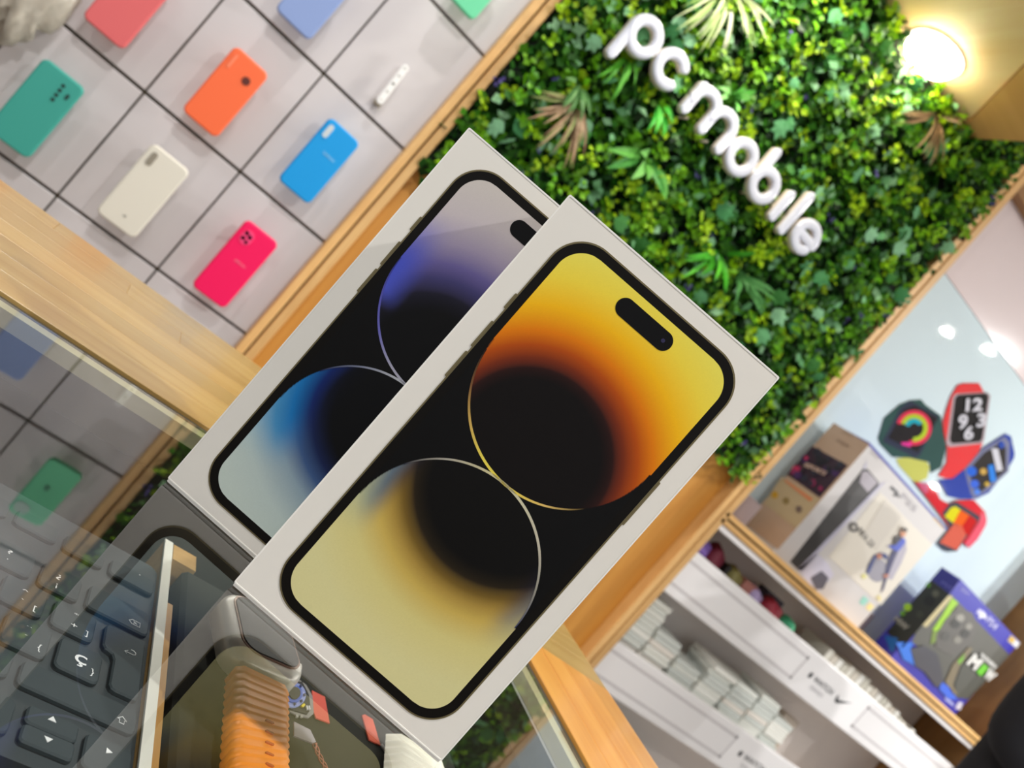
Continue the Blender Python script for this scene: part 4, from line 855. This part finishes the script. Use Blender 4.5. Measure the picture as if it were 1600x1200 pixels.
# --- white drawer unit below the shelf
du = thing('drawer_unit', 'white drawer unit with broad label fronts below the oak shelf', 'drawers', (1.97, D, -.95))
M_front = mat('drawer_front', (244, 242, 243), .3); M_rec = mat('drawer_groove', (206, 202, 204), .5); M_in = mat('drawer_inside', (232, 224, 218), .6)
box('top_rail', 1.314, 2.61, D - .016, D + .02, .131, .1455, M_front, du, .002)
box('inside_back', 1.314, 2.61, YP - .02, YP - .002, -.94, .14, M_in, du)
box('side_board', 1.3, 1.3135, D - .004, YP, -.94, .14, M_in, du)
FZ = [(-.053, .062), (-.318, -.206), (-.58, -.47)]
for i, (a, b) in enumerate(FZ):
    d = box('drawer_front', 1.3145, 2.615, D - .012, D + .006, a, b, M_front, du, .004, 2)
    box('drawer_tray', 1.316, 2.612, D + .006, YP - .022, a + .03, a + .034, M_in, du)
    fr = Fr((0, D - .012, 0), (1, 0, 0), (0, 0, 1), NY); m = .5 * (a + b) - .0; h = .036
    for x0, x1 in ((1.20, 1.822), (2.118, 2.7)):
        x0c, x1c = max(x0, 1.317), min(x1, 2.60)
        for q in ((x0c, x1c, m + h - .007, m + h), (x0c, x1c, m - h, m - h + .007)): prism('label_groove', rrect(*q, .0005, 1), -.001, .0004, fr, M_rec, d)
        if x0 > 1.3: prism('label_groove', rrect(x0, x0 + .007, m - h, m + h, .0005, 1), -.001, .0004, fr, M_rec, d)
        else: prism('label_groove', rrect(x1 - .007, x1, m - h, m + h, .0005, 1), -.001, .0004, fr, M_rec, d)
    mt = pm((104, 104, 106)); mt2 = pm((188, 186, 190)); mk = pm((64, 64, 66))
    prism('logo_print', [(1.868 + a_, m + .004 + b_) for a_, b_ in [(0, .006), (.004, .007), (.007, .004), (.0055, 0), (.007, -.004), (.004, -.009), (0, -.008), (-.004, -.009), (-.007, -.002), (-.006, .004), (-.003, .007)]], 0, .0008, fr, mk, d)
    text('front_print', 'WATCH', (1.885, D - .012, m - .004), (1.975, D - .012, m - .004), (0, 0, .015), mt, d, NY, .02, .0008)
    text('front_print', 'SERIES', (1.895, D - .012, m - .024), (1.955, D - .012, m - .024), (0, 0, .010), mt2, d, NY, 0, .0008)
    prism('check_print', [(1.996, m + .002), (2.000, m + .010), (2.003, m + .002), (2.012, m - .001), (2.058, m + .014), (2.012, m - .012), (2.002, m - .010)], 0, .0008, fr, mk, d)
# goods standing in the open slots
def pack(name, x0, x1, y0, y1, z0, z1, rgb, label, group=None, cat='box'):
    o = box(name, x0, x1, y0, y1, z0, z1, mat('pack_%d_%d_%d' % rgb, rgb, .35), None, .0015); return tag(o, label, cat, group)
s1 = -.053 + .034 + .001
def soft(x, z, rx, rz, rgb, label, cat='pouch'):
    bm = bmesh.new(); bmesh.ops.create_icosphere(bm, subdivisions=3, radius=1)
    for v in bm.verts:
        c = v.co; c *= 1 + .10 * math.sin(c.x * 5 + rx * 99) + .08 * math.sin(c.z * 6 + c.y * 4); c.x = c.x * rx + x; c.y = c.y * .03 + D + .055; c.z = max(c.z * rz + z, s1)
    tag(bm_link('pouch', bm, mat('pouch_%d_%d_%d' % rgb, rgb, .6), None, smooth=True), label, cat)
soft(1.365, .068, .034, .034, (124, 92, 172), 'lilac pouch at the left end of the top slot')
soft(1.425, .062, .03, .045, (110, 22, 46), 'dark red pouch beside the lilac one in the top slot')
pack('accessory_box', 1.462, 1.474, D + .03, D + .08, s1, .085, (34, 30, 28), 'thin black box between the dark red pouch and the olive one')
soft(1.51, .062, .03, .03, (124, 116, 62), 'olive pouch in the top slot')
pack('accessory_box', 1.545, 1.60, D + .04, D + .08, s1, .086, (176, 116, 104), 'dusty pink box in the top slot')
soft(1.60, .058, .03, .03, (168, 150, 190), 'pale lilac pouch in front of the dusty pink box')
soft(1.678, .060, .036, .034, (150, 34, 52), 'crimson pouch right of the pale lilac one in the top slot')
pack('accessory_box', 1.68, 1.75, D + .09, D + .13, s1, .10, (64, 58, 72), 'dark grey box standing behind the crimson pouch')
soft(1.76, .056, .026, .026, (70, 176, 128), 'mint green pouch in the top slot')
M_cl = (206, 202, 190)
ORD = 'first second third fourth fifth sixth seventh eighth ninth tenth eleventh twelfth thirteenth fourteenth fifteenth sixteenth seventeenth eighteenth nineteenth twentieth twenty-first twenty-second twenty-third twenty-fourth twenty-fifth twenty-sixth'.split()
for k in range(26):
    x = 1.90 + k * .0262; hgt = .092 - .0007 * k + rng.uniform(-.008, .008) - (.02 if k > 14 else 0) - (.02 if k > 20 else 0)
    c = [(212, 208, 196), (198, 190, 176), (222, 220, 212), (190, 186, 172)][k % 4]
    pack('accessory_box', x, x + .0235, D + .02, D + .12, s1, s1 + .02 + hgt, c, 'slim pale upright box, %s from the left of the row in the top slot' % ORD[k], 'pale boxes in the top slot')
s2 = -.318 + .034 + .001
stack_x = [1.325, 1.425, 1.53, 1.635, 1.74, 1.83, 1.92, 2.03]
stack_n = [15, 11, 9, 12, 12, 13, 11, 4]
pack_src = None; pack_n = 0
for si, (x, n) in enumerate(zip(stack_x, stack_n)):
    wdt = .09 if si < 5 else .082
    for j in range(n):
        z = s2 + j * .0136; dx = rng.uniform(-.004, .004)
        c = [(236, 237, 228), (246, 246, 238), (216, 221, 215), (240, 234, 224), (228, 231, 223)][rng.integers(5)]
        pack('accessory_box', x + dx, x + dx + wdt, D + .018 + rng.uniform(0, .008), D + .12, z, z + .013, c, 'flat white box, %s from the bottom of the %s stack in the middle slot' % (ORD[j], ORD[si]), 'flat white boxes in the middle slot')
pack('accessory_box', 2.045, 2.115, D + .10, D + .13, s2, -.125, (190, 176, 160), 'beige box standing behind the last low stack of the middle slot')
s3 = -.58 + .034 + .001
for si, (x, n) in enumerate(zip([1.36, 1.47, 1.60, 1.72], [16, 14, 10, 8])):
    for j in range(n):
        z = s3 + j * .0116
        pack('accessory_box', x, x + .095, D + .02, D + .12, z, z + .011, [(216, 218, 210), (230, 228, 218), (190, 196, 192)][rng.integers(3)], 'flat white box, %s from the bottom of the %s stack in the lowest slot' % (ORD[j], ORD[si]), 'flat white boxes in the lowest slot')

# ================================================================== PERSON AT THE RIGHT EDGE
def person(ox, oy):
    pts = dict(pel=(0, 0, .0, .15), bel=(0, 0, .14, .145), che=(0, .01, .34, .165), neb=(0, .01, .50, .075), nec=(0, 0, .555, .055), hed=(0, -.015, .66, .085), top=(0, -.01, .735, .07),
               ls=(-.165, .01, .455, .07), le=(-.185, .02, .19, .052), lw=(-.10, -.10, .165, .036), lh=(-.055, -.135, .17, .03),
               rs=(.165, .01, .455, .07), re=(.20, .02, .19, .052), rw=(.10, -.13, .13, .036), rh=(.05, -.16, .14, .03),
               lhip=(-.09, 0, -.06, .095), lk=(-.10, -.02, -.48, .068), la=(-.10, .02, -.86, .05), lt=(-.11, -.11, -.905, .042),
               rhip=(.09, 0, -.06, .095), rk=(.10, -.02, -.48, .068), ra=(.10, .02, -.86, .05), rt=(.11, -.11, -.905, .042))
    ed = [('pel', 'bel'), ('bel', 'che'), ('che', 'neb'), ('neb', 'nec'), ('nec', 'hed'), ('hed', 'top'), ('che', 'ls'), ('ls', 'le'), ('le', 'lw'), ('lw', 'lh'), ('che', 'rs'), ('rs', 're'), ('re', 'rw'), ('rw', 'rh'),
          ('pel', 'lhip'), ('lhip', 'lk'), ('lk', 'la'), ('la', 'lt'), ('pel', 'rhip'), ('rhip', 'rk'), ('rk', 'ra'), ('ra', 'rt')]
    K = list(pts); V = [Vector(pts[k][:3]) + Vector((ox, oy, 0)) for k in K]; R = [pts[k][3] for k in K]; E_ = [(K.index(a), K.index(b)) for a, b in ed]
    for side, hnd, dirx in (('l', 'lh', 1), ('r', 'rh', -1)):
        hv = V[K.index(hnd)]
        for f in range(4):
            ln = (.030, .036, .034, .027)[f]; b = hv + Vector((dirx * .012, -.012, .018 - .013 * f)); i = len(V)
            V += [b, b + Vector((dirx * ln * .6, -ln * .55, -.002)), b + Vector((dirx * ln * 1.35, -ln * .35, -.010))]; R += [.0095, .009, .0075]; E_ += [(K.index(hnd), i), (i, i + 1), (i + 1, i + 2)]
        b = hv + Vector((-dirx * .006, -.010, .026)); i = len(V); V += [b, b + Vector((dirx * .012, -.020, .020))]; R += [.0115, .009]; E_ += [(K.index(hnd), i), (i, i + 1)]
    me = bpy.data.meshes.new('body'); me.from_pydata([v[:] for v in V], E_, []); o = bpy.data.objects.new('body', me); COL.objects.link(o)
    md = o.modifiers.new('skin', 'SKIN'); md.use_smooth_shade = True
    for i, d in enumerate(me.skin_vertices[0].data): d.radius = (R[i], R[i] * (.72 if i in (0, 1, 2) else 1)); d.use_root = (i == 0)
    sb_ = o.modifiers.new('sub', 'SUBSURF'); sb_.levels = 2; sb_.render_levels = 2
    dg = bpy.context.evaluated_depsgraph_get(); dg.update(); m2 = bpy.data.meshes.new_from_object(o.evaluated_get(dg)); bpy.data.objects.remove(o)
    Vb = [v.co[:] for v in m2.vertices]; Fb = [list(p.vertices) for p in m2.polygons]
    root = thing('person', 'person in a black jacket standing at the right edge with folded hands', 'person', (ox, oy, -.95))
    sk, jk, pt, so = mat('skin', (196, 142, 112), .5), mat('black_cloth', (14, 15, 24), .85), mat('dark_trousers', (20, 22, 34), .85), mat('shoe_black', (18, 18, 18), .5)
    bo = link_mesh('body', Vb, Fb, [sk, jk, pt, so], root, True)
    hl = [V[K.index('lh')], V[K.index('rh')]]
    for p in bo.data.polygons:
        c = Vector(p.center) + origin(root)
        p.material_index = 0 if c.z > .535 or min((c - h).length for h in hl) < .052 or (c.y < oy - .15 and c.z > 0) else (3 if c.z < -.87 else (2 if c.z < .0 else 1))
    def blob(nm, c, s, m):
        bm = bmesh.new(); bmesh.ops.create_icosphere(bm, subdivisions=3, radius=1)
        for v in bm.verts: v.co = Vector((v.co.x * s[0] + ox + c[0], v.co.y * s[1] + oy + c[1], v.co.z * s[2] + c[2]))
        return bm_link(nm, bm, m, root, smooth=True)
    hr = mat('hair_dark', (32, 24, 20), .6)
    blob('hair', (0, .012, .735), (.088, .095, .075), hr); blob('nose', (0, -.108, .655), (.012, .017, .018), sk); blob('mouth', (0, -.095, .615), (.022, .008, .006), mat('lips', (170, 96, 88), .5))
    for s in (-1, 1):
        blob('eye', (s * .03, -.092, .68), (.011, .008, .008), mat('eye_white', (230, 228, 224), .2)); blob('ear', (s * .086, 0, .665), (.012, .022, .03), sk)
    return root
person(2.135, 1.02)
